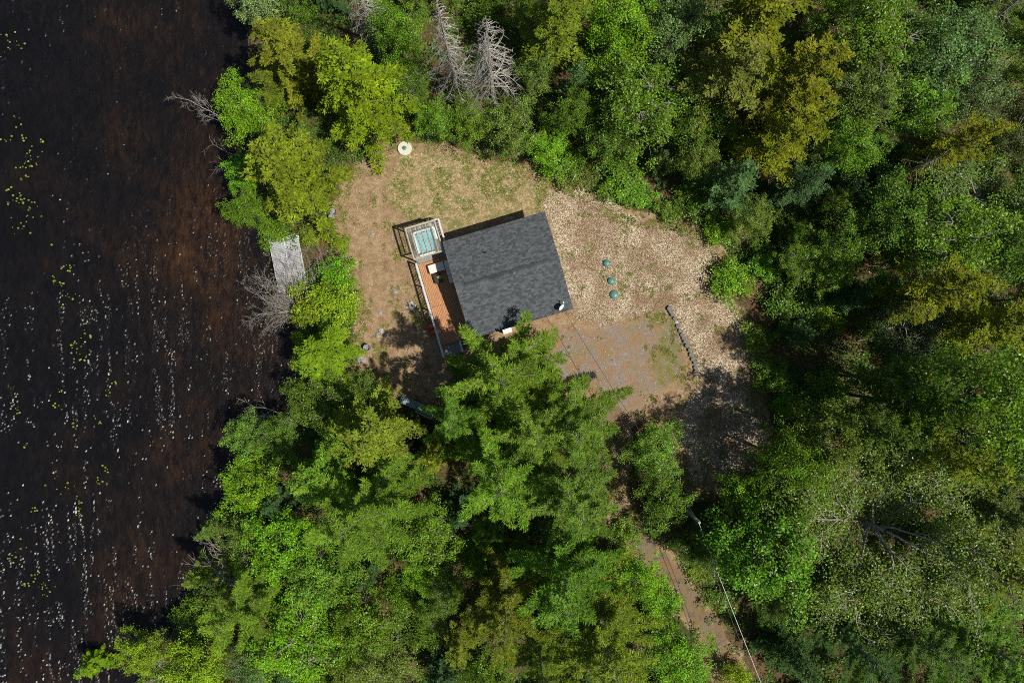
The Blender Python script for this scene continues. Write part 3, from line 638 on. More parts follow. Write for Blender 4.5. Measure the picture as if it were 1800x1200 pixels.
 ('shrub0', 1462, 555, 32, 2, 'lime', 'yellow-green sapling in a sunlit gap right of the chips'),
 ('shrub1', 1120, 345, 34, 1.2, 'bright', 'bright bush at the top of the wood chips'),
 ('shrub0', 1095, 320, 44, 1.8, 'green', 'green bush above the top of the wood chips'),
 ('shrub1', 1020, 305, 36, 1.4, (.18, .24, .03), 'yellowish bush along the upper edge of the clearing'),
 ('shrub1', 1180, 372, 26, 1.2, 'green', 'small green bush where the upper wood meets the chips'),
 ('shrub0', 1265, 400, 32, 1.8, 'bright', 'bright bush at the top right corner of the chips'),
 ('shrub0', 985, 282, 40, 2, 'green', 'green bush above the dry grass'),
 ('shrub0', 1225, 345, 40, 2.2, 'dark', 'dark bush below the broad blue-green fir'),
]
for (key, px, py, rp, h, col, lab) in exec_trees:
    plant(key, px, py, rp, h, col, lab)
# saplings and small trees that fill the wood between the ones above
cand = np.random.default_rng(99)
nfill = 0
for _ in range(6000):
    px, py = cand.uniform(330, 1920), cand.uniform(-120, 1320)
    x, y = (px - 900) / PXM, (600 - py) / PXM
    gx, gy = x * .94, y * .94
    if shore_d(gx, gy) < .8 or inside(CLEAR, np.array([gx, gx - 1.3, gx + 1.3, gx, gx]), np.array([gy, gy, gy, gy - 1.3, gy + 1.3])).any(): continue
    if any(((px - a) ** 2 + (py - b) ** 2) < (c * .72 + 20) ** 2 for a, b, c in TREEPOS): continue
    if (445 < px < 640 and 350 < py < 600) or (1400 < px < 1560 and 590 < py < 730) or (690 < px < 780 and 690 < py < 790) or (1250 < px < 1350 and 1040 < py < 1200): continue
    key = ['broad2', 'broad0', 'fir0', 'shrub0', 'broad1'][int(cand.integers(0, 5))]
    lab = {'fir0': 'small dark fir growing in a gap between the taller trees', 'shrub0': 'leafy green shrub in a gap between the taller trees'}.get(key, 'small broadleaf sapling growing in a gap between the taller trees')
    grp = {'fir0': 'small firs among the taller trees', 'shrub0': 'leafy shrubs among the taller trees'}.get(key, 'broadleaf saplings among the taller trees')
    if 0 < px < 1800 and 0 < py < 1200:
        nb = min(exec_trees, key=lambda t_: (t_[1] - px) ** 2 + (t_[2] - py) ** 2); dx_, dy_ = px - nb[1], py - nb[2]
        dr_ = ('right of' if dx_ > 0 else 'left of') if abs(dx_) > abs(dy_) else ('below' if dy_ > 0 else 'above')
        what = {'fir0': 'small dark fir', 'shrub0': 'leafy green shrub'}.get(key, 'small broadleaf sapling'); ref = nb[6] if len(nb[6].split()) <= 10 else nb[6].split(',')[0]
        if len((what + ' ' + dr_ + ' the ' + ref).split()) <= 16: lab = what + ' ' + dr_ + ' the ' + ref
    hh = {'shrub0': 2.4, 'fir0': 6}.get(key, cand.uniform(5, 8))
    plant(key, px, py, cand.uniform(26, 44), hh, ['dark', 'green', 'sage', 'dark'][int(cand.integers(0, 4))] if key != 'fir0' else (.06, .13, .035), lab, grp)
    nfill += 1
print('fill trees', nfill, 'trees', len(TREEPOS))

# ------------------------------------------------------------------ undergrowth, grass, chips (nobody could count them)
def scatter_px(n, x0, x1, y0, y1, g): return g.uniform(x0, x1, n), g.uniform(y0, y1, n)
g = np.random.default_rng(5)
x, y = scatter_px(52000, -34, 50, -35, 35, g)
off = (vnoise(x, y, .8, 21) - .5) * 1.6
ok = (shore_d(x, y) > .15) & ~inside(CLEAR, x + off, y + off) & (vnoise(x, y, 1.8, 31) + vnoise(x, y, .6, 32) * .4 > .52)
x, y = x[ok], y[ok]; n = len(x); und = MB(); K = 7
hh = .15 + 1.0 * vnoise(x, y, 2.2, 33) ** 2
X = np.repeat(x, K) + g.normal(0, .17, n * K); Y = np.repeat(y, K) + g.normal(0, .17, n * K); Z = ground_z(X, Y) + np.repeat(hh, K) * g.uniform(.3, 1, n * K)
a = g.uniform(0, 2 * PI, n * K); D = unit(np.stack([np.cos(a), np.sin(a), g.normal(.05, .3, n * K)], -1)); NN = unit(np.stack([g.normal(0, .45, n * K), g.normal(0, .45, n * K), np.ones(n * K)], -1))
leafquads(und, np.stack([X, Y, Z], -1), D, NN, .19 * g.uniform(.6, 1.3, n * K), .11 * g.uniform(.7, 1.3, n * K))
o = und.build('undergrowth', M_BROAD); o.color = (.095, .19, .02, 1); tag(o, 'low green undergrowth and ferns covering the forest floor', 'undergrowth', kind='stuff')
print('und', n * K)
# weeds and grass on the clearing and its edges
def near_edge(x, y):
    r = np.zeros(len(x), bool)
    for dx, dy in ((1.2, 0), (-1.2, 0), (0, 1.2), (0, -1.2)): r |= ~inside(CLEAR, x + dx, y + dy)
    return r
HC = Vector((-.355, 5.51, 0)); HA = R(16.4)
def to_house(x, y):
    dx, dy = x - HC.x, y - HC.y; return dx * math.cos(HA) + dy * math.sin(HA), -dx * math.sin(HA) + dy * math.cos(HA)
def not_built(x, y):
    u, w = to_house(x, y); return ~((u > -7.3) & (u < 4.1) & (w > -5.1) & (w < 6.5))
x, y = scatter_px(90000, -17, 24, -16, 20, g); inC = inside(CLEAR, x, y); ed = near_edge(x, y)
wn_ = vnoise(x, y, .9, 41) * .6 + vnoise(x, y, .3, 42) * .4
inG = inside(GRASS, x, y); inR = inside(GRAVEL, x, y) | inside(ROAD, x, y)
ok = inC & not_built(x, y) & ((ed & (wn_ > .42)) | (inG & (wn_ > .56)) | (~inR & (wn_ > .70)) | (inR & (wn_ > .76)) | (inside(OLIVE, x, y) & (wn_ > .60)))
u_, w_ = to_house(x, y); ok |= inC & not_built(x, y) & (u_ > -9.2) & (u_ < -7.0) & (w_ > -2) & (w_ < 2.2) & (wn_ > .50)
ok |= inC & not_built(x, y) & (u_ > -4.5) & (u_ < 4.6) & (w_ > 4) & (w_ < 5.6) & (wn_ > .45)
x, y = x[ok], y[ok]; n = len(x); K = 5; gr = MB()
X = np.repeat(x, K) + g.normal(0, .05, n * K); Y = np.repeat(y, K) + g.normal(0, .05, n * K); Z = ground_z(X, Y) + .005
a = g.uniform(0, 2 * PI, n * K); D = unit(np.stack([np.cos(a), np.sin(a), g.uniform(.2, .9, n * K)], -1)); NN = unit(np.stack([-np.cos(a) * .6, -np.sin(a) * .6, np.ones(n * K)], -1))
leafquads(gr, np.stack([X, Y, Z], -1), D, NN, .12 * g.uniform(.5, 1.4, n * K), .035 * g.uniform(.7, 1.5, n * K))
o = gr.build('grass', M_BROAD); o.color = (.19, .23, .03, 1); tag(o, 'scattered weeds and thin grass on the clearing', 'grass', kind='stuff')
print('grass', n * K)
# pale chips and dry leaves lying on the clearing
x, y = scatter_px(260000, -17, 24, -16, 20, g); inC = inside(CLEAR, x, y) & not_built(x, y); inCh = inside(CHIPS, x, y); inG = inside(GRASS, x, y)
pr = np.where(inCh, .75, np.where(inG, .22, .16)) * np.clip(vnoise(x, y, 2.6, 51) * 3.2 - .75, .1, 1.3)
pr[inside(GRAVEL, x, y) & ~inCh] = .05
ok = inC & (g.random(len(x)) < pr); x, y = x[ok], y[ok]; n = len(x); ch = MB()
a = g.uniform(0, 2 * PI, n); D = unit(np.stack([np.cos(a), np.sin(a), g.normal(0, .2, n)], -1)); NN = unit(np.stack([g.normal(0, .35, n), g.normal(0, .35, n), np.ones(n)], -1))
leafquads(ch, np.stack([x, y, ground_z(x, y) + .012 + g.uniform(0, .025, n)], -1), D, NN, g.uniform(.045, .11, n), .045 * g.uniform(.6, 1.4, n))
mc, nt, p, _ = newmat('chips'); nt.links.new(ramp(nt, island(nt), [(0, (.12, .075, .05)), (.25, (.26, .175, .095)), (.6, (.47, .365, .225)), (.88, (.66, .56, .39)), (1, (.78, .72, .56))]), p.inputs['Base Color']); p.inputs['Roughness'].default_value = .8
o = ch.build('wood_chips', mc); tag(o, 'pale wood chips and dry leaves strewn over the clearing', 'wood chips', kind='stuff')
print('chips', n)

# ------------------------------------------------------------------ house
M_SHING = simple('asphalt_shingle', (.048, .056, .061), (.076, .085, .091), .9, 9, isl=.42, bmp=.4, bd=.004)
M_WALL = simple('wall_siding', (.30, .30, .29), (.38, .38, .36), .7, 3, isl=.06)
M_TRIM = simple('white_trim', (.62, .62, .60), (.74, .73, .70), .5, 5, isl=.04)
M_DARK = simple('dark_metal', (.012, .012, .013), (.03, .03, .03), .5, 5, isl=0)
M_GLASSD = simple('window_glass', (.012, .016, .02), (.02, .026, .03), .08, 2, isl=0, bmp=0)
M_DECKR = simple('deck_board_red', (.30, .125, .045), (.56, .29, .135), .6, 3, (6, .5, 1), .3, bmp=.3)
M_DECKG = simple('weathered_wood', (.17, .165, .16), (.33, .315, .30), .85, 4, (6, .8, 1), .28)
M_DOCK = simple('silvered_wood', (.27, .27, .28), (.46, .46, .46), .85, 4, (1, 7, 1), .25)
M_RAIL = simple('rail_wood', (.42, .42, .43), (.62, .61, .60), .6, 6, isl=.12)
M_RAILD = simple('baluster_black', (.015, .015, .015), (.03, .03, .03), .5, 6, isl=0)
M_PERG = simple('pergola_wood', (.42, .35, .24), (.62, .54, .40), .8, 4, (4, 1, 1), .2)
def hp(u, w, z=0):
    return Vector((HC.x + u * math.cos(HA) - w * math.sin(HA), HC.y + u * math.sin(HA) + w * math.cos(HA), z))
def hempty(name, u=0, w=0, z=0): return empty(name, hp(u, w, z), HA)

house = hempty('house'); tag(house, 'small square house with a dark grey shingled gable roof in the clearing', 'house')
EW, ED, EZ, RISE = 4.42, 4.2, 3.15, .8
w = MB(); box(w, -4.0, 4.0, -3.8, 3.8, -.4, EZ - .02); w.build('wall', M_WALL, house)
w = MB()
for xx in (-4.0, 4.0):
    w.add([(xx - .002, -3.8, EZ - .02), (xx - .002, 3.8, EZ - .02), (xx - .002, 0, EZ + .68), (xx + .002, -3.8, EZ - .02), (xx + .002, 3.8, EZ - .02), (xx + .002, 0, EZ + .68)], None, [(0, 1, 2), (3, 5, 4)])
w.build('gable', M_WALL, house)
sb = MB()
for k in range(16):
    z = -.1 + k * .2
    for (x0, x1, y0, y1) in ((-4.025, -4.003, -3.8, 3.8), (4.003, 4.025, -3.8, 3.8), (-4.02, 4.02, -3.825, -3.803), (-4.02, 4.02, 3.803, 3.825)):
        box(sb, x0, x1, y0, y1, z + .01, z + .19)
o = sb.build('siding', M_WALL, house); o['kind'] = 'stuff'
roof = MB()
for s in (-1, 1):
    v = [(-EW, s * ED, EZ), (EW, s * ED, EZ), (EW, 0, EZ + RISE), (-EW, 0, EZ + RISE), (-EW, s * ED, EZ - .12), (EW, s * ED, EZ - .12), (EW, 0, EZ + RISE - .12), (-EW, 0, EZ + RISE - .12)]
    roof.add(v, BOXQ)
rf = roof.build('roof', M_SHING, house)
sh_ = MB(); slope = math.hypot(ED, RISE); ncr = 30; g2 = np.random.default_rng(3)
for s in (-1, 1):
    for c in range(ncr):
        xx = -EW - g2.uniform(0, .3); t0 = c / ncr; t1 = (c + 1.25) / ncr
        while xx < EW:
            wd = g2.uniform(.16, .36); a0, a1 = max(xx, -EW - .02), min(xx + wd - .012, EW + .02)
            if a1 > a0 + .03:
                th = g2.choice([.006, .012]); lo = t0 - g2.choice([0, .004])
                z = lambda t, e: EZ + RISE * t + e
                y0, y1 = s * ED * (1 - lo), s * ED * (1 - min(t1, 1))
                v = [(a0, y0, z(lo, .006 + th)), (a1, y0, z(lo, .006 + th)), (a1, y1, z(min(t1, 1), .002)), (a0, y1, z(min(t1, 1), .002)), (a0, y0, z(lo, -.01)), (a1, y0, z(lo, -.01))]
                sh_.add(v, [(0, 1, 2, 3), (4, 5, 1, 0)], [(4, 0, 3), (5, 2, 1)])
            xx += wd
o = sh_.build('shingles', M_SHING, rf); o['kind'] = 'stuff'
rv = MB()
for k in range(28):
    x0 = -3.65 + k * .255; x1 = x0 + .245; zt = EZ + RISE
    rv.add([(x0, -.17, zt - .02), (x1, -.17, zt - .02), (x1, 0, zt + .065), (x0, 0, zt + .065), (x0, .17, zt - .02), (x1, .17, zt - .02), (x0, -.17, zt - .06), (x1, -.17, zt - .06), (x0, .17, zt - .06), (x1, .17, zt - .06)],
           [(0, 1, 2, 3), (3, 2, 5, 4), (6, 7, 1, 0), (8, 4, 5, 9)], None)
rv.build('ridge_vent', M_SHING, rf)
m_ = MB(); box(m_, -3.65, 3.48, .172, .30, EZ + RISE - .06, EZ + RISE + .02); m_.build('ridge_shadow_strip', M_DARK, rf)  # dark strip that paints in the shadow line along the vent's north side
fa = MB()
for s in (-1, 1):
    box(fa, -EW - .02, EW + .02, s * ED + (.002 if s > 0 else -.03), s * ED + (.03 if s > 0 else -.002), EZ - .16, EZ - .01)
fa.build('fascia', M_DARK, rf)
vp = MB(); lathe(vp, [(.11, 0), (.11, .02), (.05, .08), (.05, .42), (.04, .43)], 12)
v = vp.build('vent_pipe', M_DARK, rf, True); v.location = (-1.28, 2.3, EZ + RISE * (1 - 2.3 / ED) - .02)
def window(u0, u1, z0, z1, side):
    fr = MB(); gl = MB()
    def bx(mb, a0, a1, b0, b1, d0, d1):
        if side == 'S': box(mb, a0, a1, -3.83 - d1, -3.83 - d0, b0, b1)
        if side == 'N': box(mb, a0, a1, 3.83 + d0, 3.83 + d1, b0, b1)
        if side == 'W': box(mb, -4.03 - d1, -4.03 - d0, a0, a1, b0, b1)
        if side == 'E': box(mb, 4.03 + d0, 4.03 + d1, a0, a1, b0, b1)
    for (a0, a1, b0, b1) in ((u0 - .07, u0, z0 - .07, z1 + .07), (u1, u1 + .07, z0 - .07, z1 + .07), (u0, u1, z0 - .07, z0), (u0, u1, z1, z1 + .07), ((u0 + u1) / 2 - .03, (u0 + u1) / 2 + .03, z0, z1)): bx(fr, a0, a1, b0, b1, 0, .05)
    f = fr.build('window', M_TRIM, house); bx(gl, u0, u1, z0, z1, .002, .02); gl.build('pane', M_GLASSD, f)
window(-2.2, -.6, 1.2, 2.4, 'S'); window(1.4, 2.8, 1.2, 2.4, 'S'); window(-2.5, -1.2, 1.2, 2.4, 'N'); window(1.2, 2.4, 1.2, 2.4, 'N'); window(-1.6, .6, .75, 2.7, 'W'); window(-1.0, 1.0, 1.2, 2.4, 'E')
# antenna dish
di = hempty('satellite_dish', 3.3, -3.75, EZ + RISE * (1 - 3.75 / ED)); tag(di, 'small white satellite dish on the lower right corner of the roof', 'satellite dish')
m_ = MB(); tube(m_, [(0, 0, -.02), (0, 0, .25), (.12, -.05, .5)], .03, 8, True); m_.build('mast', M_TRIM, di, True)
m_ = MB(); lathe(m_, [(.001, 0), (.12, .012), (.22, .04), (.30, .08), (.305, .085), (.22, .05), (.001, .012)], 20)
d_ = m_.build('dish', M_TRIM, di, True); d_.location = (.15, -.05, .5); d_.rotation_euler = (R(62), 0, R(35))
m_ = MB(); tube(m_, [(.14, -.06, .33), (.38, .1, .5), (.45, .25, .62)], .016, 6, True); box(m_, .41, .51, .2, .3, .58, .68); m_.build('arm', M_TRIM, di)
# white cabinet at the south wall
cb = hempty('storage_box', -1.35, -4.25, 0); tag(cb, 'small white cabinet at the house wall, half hidden by the pine', 'cabinet')
m_ = MB(); box(m_, -.35, .35, -.3, .3, 0, 1.1); m_.build('body', M_TRIM, cb); m_ = MB(); bbox_(m_, -.4, .4, -.35, .35, 1.103, 1.18, .03); m_.build('lid', M_TRIM, cb)

# ------------------------------------------------------------------ deck
DZ = .68
deck = hempty('deck'); tag(deck, 'red-brown wooden deck with white-topped railing along the lake side of the house', 'deck')
bm = None
xw = -7.15; nb_ = 22; bwid = (7.15 - 4.06) / nb_
for k in range(nb_):
    x0 = xw + k * bwid
    for (y0, y1) in ((-4.02, -.6), (-.59, 3.35)):
        m_ = MB(); bbox_(m_, x0 + .008, x0 + bwid - .008, y0 + .004, y1 - .004, DZ - .04, DZ + random.uniform(-.004, .004), .006)
        m_.build('deck_board', M_DECKR, deck)
for k in range(20):                                              # boards under the tub bay
    x0 = xw + k * .1345; m_ = MB(); bbox_(m_, x0 + .006, x0 + .1275, 3.37, 6.4, DZ - .04, DZ, .006); m_.build('deck_board', M_DECKG, deck)
for k in range(7):                                               # grey crosswise landing
    y0 = -4.04 - (k + 1) * .14; m_ = MB(); bbox_(m_, xw, -5.55, y0 + .005, y0 + .133, DZ - .22, DZ - .18, .006); o = m_.build('landing_board', M_DECKG, deck)
m_ = MB()
for (a0, a1, b0, b1) in ((xw - .02, xw + .02, -5.02, 6.42), (-4.45, -4.41, 3.36, 6.42), (-5.5, -4.1, -4.08, -4.04), (xw, -4.41, 6.42, 6.46), (xw, -5.5, -5.06, -5.02)): box(m_, a0, a1, b0, b1, DZ - .42 if b0 < -4.5 and b1 < -4.9 else DZ - .3, DZ - .045 if b1 > -4.9 else DZ - .225)
m_.build('joist', M_DECKG, deck)
def rail_run(a, b, n, top=1.0, white=True):
    ax_, ay_ = a; bx_, by_ = b; L = math.hypot(bx_ - ax_, by_ - ay_); th = math.atan2(by_ - ay_, bx_ - ax_)
    Mx = Matrix.Translation((ax_, ay_, DZ)) @ Matrix.Rotation(th, 4, 'Z')
    m_ = MB(); box(m_, 0, L, -.075, .075, top, top + .04, Mx); m_.build('top_rail', M_RAIL, deck)
    m_ = MB(); box(m_, 0, L, -.02, .02, .08, .13, Mx); m_.build('bottom_rail', M_RAIL, deck)
    me = None
    for k in range(n):
        if me is None:
            m_ = MB(); box(m_, -.02, .02, -.02, .02, .13, top); me = m_.mesh('baluster', M_RAILD)
        o = bpy.data.objects.new('baluster', me); COL.objects.link(o); o.parent = deck; o.location = (ax_ + (bx_ - ax_) * (k + .5) / n, ay_ + (by_ - ay_) * (k + .5) / n, DZ); o.rotation_euler.z = th
for (a, b, n) in (((-7.2, 3.3), (-7.2, -.9), 30), ((-7.2, -.9), (-7.2, -5.0), 29), ((-7.2, 6.42), (-4.45, 6.42), 20), ((-4.3, 6.4), (-4.3, 4.35), 15), ((-5.5, -4.15), (-5.5, -5.0), 6)): rail_run(a, b, n)
for (u, w_) in ((-7.2, 3.3), (-7.2, 1.2), (-7.2, -.9), (-7.2, -3.0), (-7.2, -5.0), (-5.5, -4.15), (-5.5, -5.0), (-4.3, 4.35), (-4.3, 6.42)):
    m_ = MB(); box(m_, u - .055, u + .055, w_ - .055, w_ + .055, -.4, DZ + 1.06); m_.build('post', M_RAIL, deck)
# pergola with clear ribbed panels over the hot tub
pg = hempty('pergola'); tag(pg, 'pale weathered timber shelter with see-through roof panels over the hot tub', 'pergola')
PZ = 2.72; U0, U1, V0, V1 = -7.2, -4.55, 3.5, 6.25
for (u, w_) in ((U0 + .08, V0 + .08), (U1 - .08, V0 + .08), (U0 + .08, V1 - .08), (U1 - .08, V1 - .08)):
    m_ = MB(); box(m_, u - .05, u + .05, w_ - .05, w_ + .05, DZ, PZ - .142); m_.build('post', M_PERG, pg)
for (a0, a1, b0, b1) in ((U0, U1, V0, V0 + .1), (U0, U1, V1 - .1, V1), (U0, U0 + .1, V0 + .102, V1 - .102), (U1 - .1, U1, V0 + .102, V1 - .102)):
    m_ = MB(); box(m_, a0, a1, b0, b1, PZ - .14, PZ); m_.build('beam', M_PERG, pg)
for k in range(1, 6):
    x0 = U0 + (U1 - U0) * k / 6; m_ = MB(); box(m_, x0 - .025, x0 + .025, V0 + .102, V1 - .102, PZ - .10, PZ - .005); m_.build('rafter', M_PERG, pg)
mp_, nt, p, out = newmat('clear_panel')
vv = coords(nt, (1, .3, 1), obj=True); dirt = ramp(nt, noise(nt, vv, 3.5, 4, .65), [(.3, .08), (.7, .40)])
nt.links.new(ramp(nt, noise(nt, vv, 8, 3), [(.3, (.34, .29, .20)), (.7, (.60, .55, .44))]), p.inputs['Base Color']); p.inputs['Roughness'].default_value = .35
tp = N(nt, 'ShaderNodeBsdfTransparent'); tp.inputs[0].default_value = (.93, .95, .95, 1); ms = N(nt, 'ShaderNodeMixShader'); nt.links.new(dirt, ms.inputs[0]); nt.links.new(tp.outputs[0], ms.inputs[1]); nt.links.new(p.outputs[0], ms.inputs[2]); nt.links.new(ms.outputs[0], out.inputs[0])
for k in range(6):
    a0 = U0 + (U1 - U0) * k / 6 + .008; a1 = U0 + (U1 - U0) * (k + 1) / 6 - .008; m_ = MB(); nn_ = 12
    xs = np.linspace(a0, a1, nn_ + 1); zz = PZ + .028 + .010 * np.sin(np.arange(nn_ + 1) * PI / 2)
    v = np.concatenate([np.stack([xs, np.full(nn_ + 1, V0 - .06), zz], -1), np.stack([xs, np.full(nn_ + 1, V1 + .06), zz], -1)]); ii = np.arange(nn_)
    m_.add(v, np.stack([ii, ii + 1, ii + nn_ + 2, ii + nn_ + 1], -1)); m_.build('roof_panel', mp_, pg)
# hot tub
tub = hempty('hot_tub', -5.80, 4.88, DZ); tag(tub, 'square hot tub with turquoise water under the pale timber shelter', 'hot tub')
M_TUBSH = simple('tub_shell', (.70, .80, .82), (.80, .88, .88), .25, 4, isl=0, bmp=0); M_TUBCAB = simple('tub_cabinet', (.16, .11, .07), (.24, .17, .11), .7, 5, isl=.1)
m_ = MB(); box(m_, -.95, .95, -1.05, 1.05, 0, .78); m_.build('cabinet', M_TUBCAB, tub)
m_ = MB(); O = [(-.98, -1.08), (.98, -1.08), (.98, 1.08), (-.98, 1.08)]
def ringq(mb, o_, i_, z1, z2):
    v = [(a, b, z1) for a, b in o_] + [(a, b, z2) for a, b in i_]; mb.add(v, [(k, (k + 1) % len(o_), len(o_) + (k + 1) % len(o_), len(o_) + k) for k in range(len(o_))])
def rr(hx, hy, c): return [(-hx + c, -hy), (hx - c, -hy), (hx, -hy + c), (hx, hy - c), (hx - c, hy), (-hx + c, hy), (-hx, hy - c), (-hx, -hy + c)]
ringq(m_, rr(.98, 1.08, .12), rr(.98, 1.08, .12), .785, .84); ringq(m_, rr(.98, 1.08, .12), rr(.90, 1.0, .18), .84, .84); ringq(m_, rr(.90, 1.0, .18), rr(.80, .90, .2), .84, .795)
m_.add([(a, b, .795) for a, b in rr(.80, .90, .2)], None, [(0, k, k + 1) for k in range(1, 7)])
m_.build('shell', M_TUBSH, tub)
mw_, nt, p, _ = newmat('tub_water'); vv = coords(nt, obj=True)
nt.links.new(ramp(nt, noise(nt, vv, 2.2, 3), [(.35, (.10, .46, .56)), (.65, (.36, .70, .76))]), p.inputs['Base Color']); p.inputs['Roughness'].default_value = .08; bump(nt, p, noise(nt, vv, 7, 3), .4, .03)
m_ = MB(); wpts = rr(.88, .98, .19); m_.add([(a, b, .815) for a, b in wpts], None, [(0, k, k + 1) for k in range(1, 7)]); m_.build('tub_water', mw_, tub)
for (a, b) in ((-.74, .84), (.74, .84), (-.74, -.84), (0, .88)):
    m_ = MB(); box(m_, a - .09, a + .09, b - .05, b + .05, .842, .88); m_.build('headrest', M_DARK, tub)

# sofa, table, plant
M_CUSH = simple('cushion', (.60, .58, .53), (.72, .70, .64), .9, 6, isl=.03); M_WICK = simple('wicker', (.02, .018, .016), (.06, .052, .045), .8, 20, isl=.1)
def sofa(name, label, x0, x1, y0, y1, ncx, ncy, backs):
    r_ = hempty(name, (x0 + x1) / 2, (y0 + y1) / 2, DZ); tag(r_, label, 'sofa'); cx, cy = (x0 + x1) / 2, (y0 + y1) / 2; hx, hy = (x1 - x0) / 2, (y1 - y0) / 2
    m_ = MB(); box(m_, -hx, hx, -hy, hy, .06, .28); m_.build('base', M_WICK, r_)
    for sx in (-1, 1):
        for sy in (-1, 1): m_ = MB(); box(m_, sx * (hx - .08) - .03, sx * (hx - .08) + .03, sy * (hy - .08) - .03, sy * (hy - .08) + .03, 0, .06); m_.build('leg', M_WICK, r_)
    for i_ in range(ncx):
        for j_ in range(ncy):
            a0 = -hx + 2 * hx * i_ / ncx; b0 = -hy + 2 * hy * j_ / ncy; m_ = MB(); bbox_(m_, a0 + .012, a0 + 2 * hx / ncx - .012, b0 + .012, b0 + 2 * hy / ncy - .012, .282, .44, .035); m_.build('cushion', M_CUSH, r_)
    for (a0, a1, b0, b1) in backs: m_ = MB(); bbox_(m_, a0 - cx, a1 - cx, b0 - cy, b1 - cy, .06, .72, .04); m_.build('backrest', M_WICK if False else M_CUSH, r_)
sofa('outdoor_sofa', 'short white-cushioned sofa section half in the sun, nearest the hot tub', -6.38, -4.98, 2.18, 2.95, 2, 1, [])
sofa('outdoor_sofa', 'long white-cushioned sofa section shaded by the house eave', -4.95, -4.2, .9, 2.95, 1, 3, [(-4.19, -4.09, .9, 2.95)])
tb = hempty('coffee_table', -5.82, 1.62, DZ); tag(tb, 'square black coffee table in the corner of the white sofa', 'table')
m_ = MB(); bbox_(m_, -.33, .33, -.4, .4, .36, .40, .01); m_.build('tabletop', M_DARK, tb)
for sx in (-1, 1):
    for sy in (-1, 1): m_ = MB(); box(m_, sx * .28 - .025, sx * .28 + .025, sy * .35 - .025, sy * .35 + .025, 0, .358); m_.build('leg', M_DARK, tb)
pl = hempty('potted_plant', -5.66, 1.66, DZ + .403); tag(pl, 'small yellow-green potted plant on the black coffee table', 'plant')
m_ = MB(); lathe(m_, [(.07, 0), (.10, .14), (.085, .14), (.08, .12)], 12); m_.build('pot', M_TRIM, pl, True)
m_ = MB(); n = 70; a = g.uniform(0, 2 * PI, n); D = unit(np.stack([np.cos(a), np.sin(a), g.uniform(.1, 1.6, n)], -1)); leafquads(m_, np.tile([[0, 0, .12]], (n, 1)) + g.normal(0, .05, (n, 3)), D, unit(np.stack([-np.cos(a), -np.sin(a), np.ones(n)], -1)), .22 * g.uniform(.5, 1.2, n), .07)
c = m_.build('leaves', M_BROAD, pl); c.color = (.45, .48, .10, 1)
# kayaks under the deck
M_RED = simple('red_plastic', (.52, .055, .02), (.62, .08, .03), .4, 4, isl=0, bmp=0)
for k, (u, w_, lab) in enumerate(((-6.9, -2.0, 'red kayak with its pointed tip sticking out under the railing, nearer the hot tub'), (-6.75, -2.62, 'red kayak with its pointed tip sticking out under the railing, nearer the pine'))):
    ky = hempty('kayak', u, w_, .02); ky.rotation_euler.z = HA + R(6 if k == 0 else 2); tag(ky, lab, 'kayak')
    t = np.linspace(-1, 1, 13); hw = .30 * (1 - np.abs(t) ** 1.7) + .008; zt = .30 + .10 * t ** 2; m_ = MB()
    sec = [(-1, .8), (-.85, .25), (-.35, 0), (.35, 0), (.85, .25), (1, .8), (.55, 1), (-.55, 1)]
    v = np.array([[(tt * 1.4, a * w2, b * z2 + .08 * tt * tt * (1 - b)) for a, b in sec] for tt, w2, z2 in zip(t, hw, zt)]).reshape(-1, 3)
    i_ = np.arange(12)[:, None] * 8; j_ = np.arange(8)[None]; m_.add(v, np.stack([i_ + j_, i_ + 8 + j_, i_ + 8 + (j_ + 1) % 8, i_ + (j_ + 1) % 8], -1).reshape(-1, 4)); m_.build('hull', M_RED, ky, True)
    m_ = MB(); v = [(.42 * math.cos(q) , .2 * math.sin(q), .318) for q in np.linspace(0, 2 * PI, 13)[:-1]]; m_.add(v, None, [(0, q, q + 1) for q in range(1, 11)]); m_.build('cockpit', M_DARK, ky)

# ------------------------------------------------------------------ dock
M_EDGE = simple('dock_edge', (.55, .55, .55), (.70, .70, .68), .7, 5, isl=.05)
pA, pB, pC = at(472, 421, .1), at(523, 411, .1), at(497, 511, .1)
ux = (pB - pA); dw = ux.length; ang = math.atan2(ux.y, ux.x); dock = empty('dock', (pA.x, pA.y, 0), ang); tag(dock, 'small silvery grey plank dock on the lake bank beside the dead shrub', 'dock')
dl = 4.8; nbd = 34
for k in range(nbd):
    y1 = -k * dl / nbd; y0 = y1 - dl / nbd + .014
    for (x0, x1) in ((.05, dw / 2 - .05), (dw / 2 + .05, dw - .05)):
        m_ = MB(); bbox_(m_, x0, x1, y0, y1, .10, .14 + random.uniform(-.006, .006), .005); m_.build('plank', M_DOCK, dock)
for xx in (.0, dw / 2 - .045, dw - .045): m_ = MB(); box(m_, xx, xx + .04, -dl, .02, -.02, .16); m_.build('edge_beam', M_EDGE, dock)
m_ = MB(); box(m_, dw / 2 + .005, dw / 2 + .045, -dl, .02, -.02, .16); m_.build('edge_beam', M_EDGE, dock)
for (xx, yy) in ((.08, -dl + .1), (dw - .1, -dl + .1), (.08, -.15), (dw - .1, -.15)): m_ = MB(); lathe(m_, [(.05, -1.3), (.05, .095)], 8, xx, yy); m_.build('pile', M_DECKG, dock)
m_ = MB(); m_.add([(dw - .3, .03, .17), (dw + .15, -.02, .17), (dw + .12, -.5, .17), (dw - .02, -.55, .17), (dw - .3, .03, .2), (dw + .15, -.02, .22), (dw + .12, -.5, .2), (dw - .02, -.55, .19)], BOXQ)
o = m_.build('folded_cloth', M_TRIM); o.location = dock.location; o.rotation_euler.z = ang; tag(o, 'crumpled white sheet at the top right corner of the dock', 'sheet')

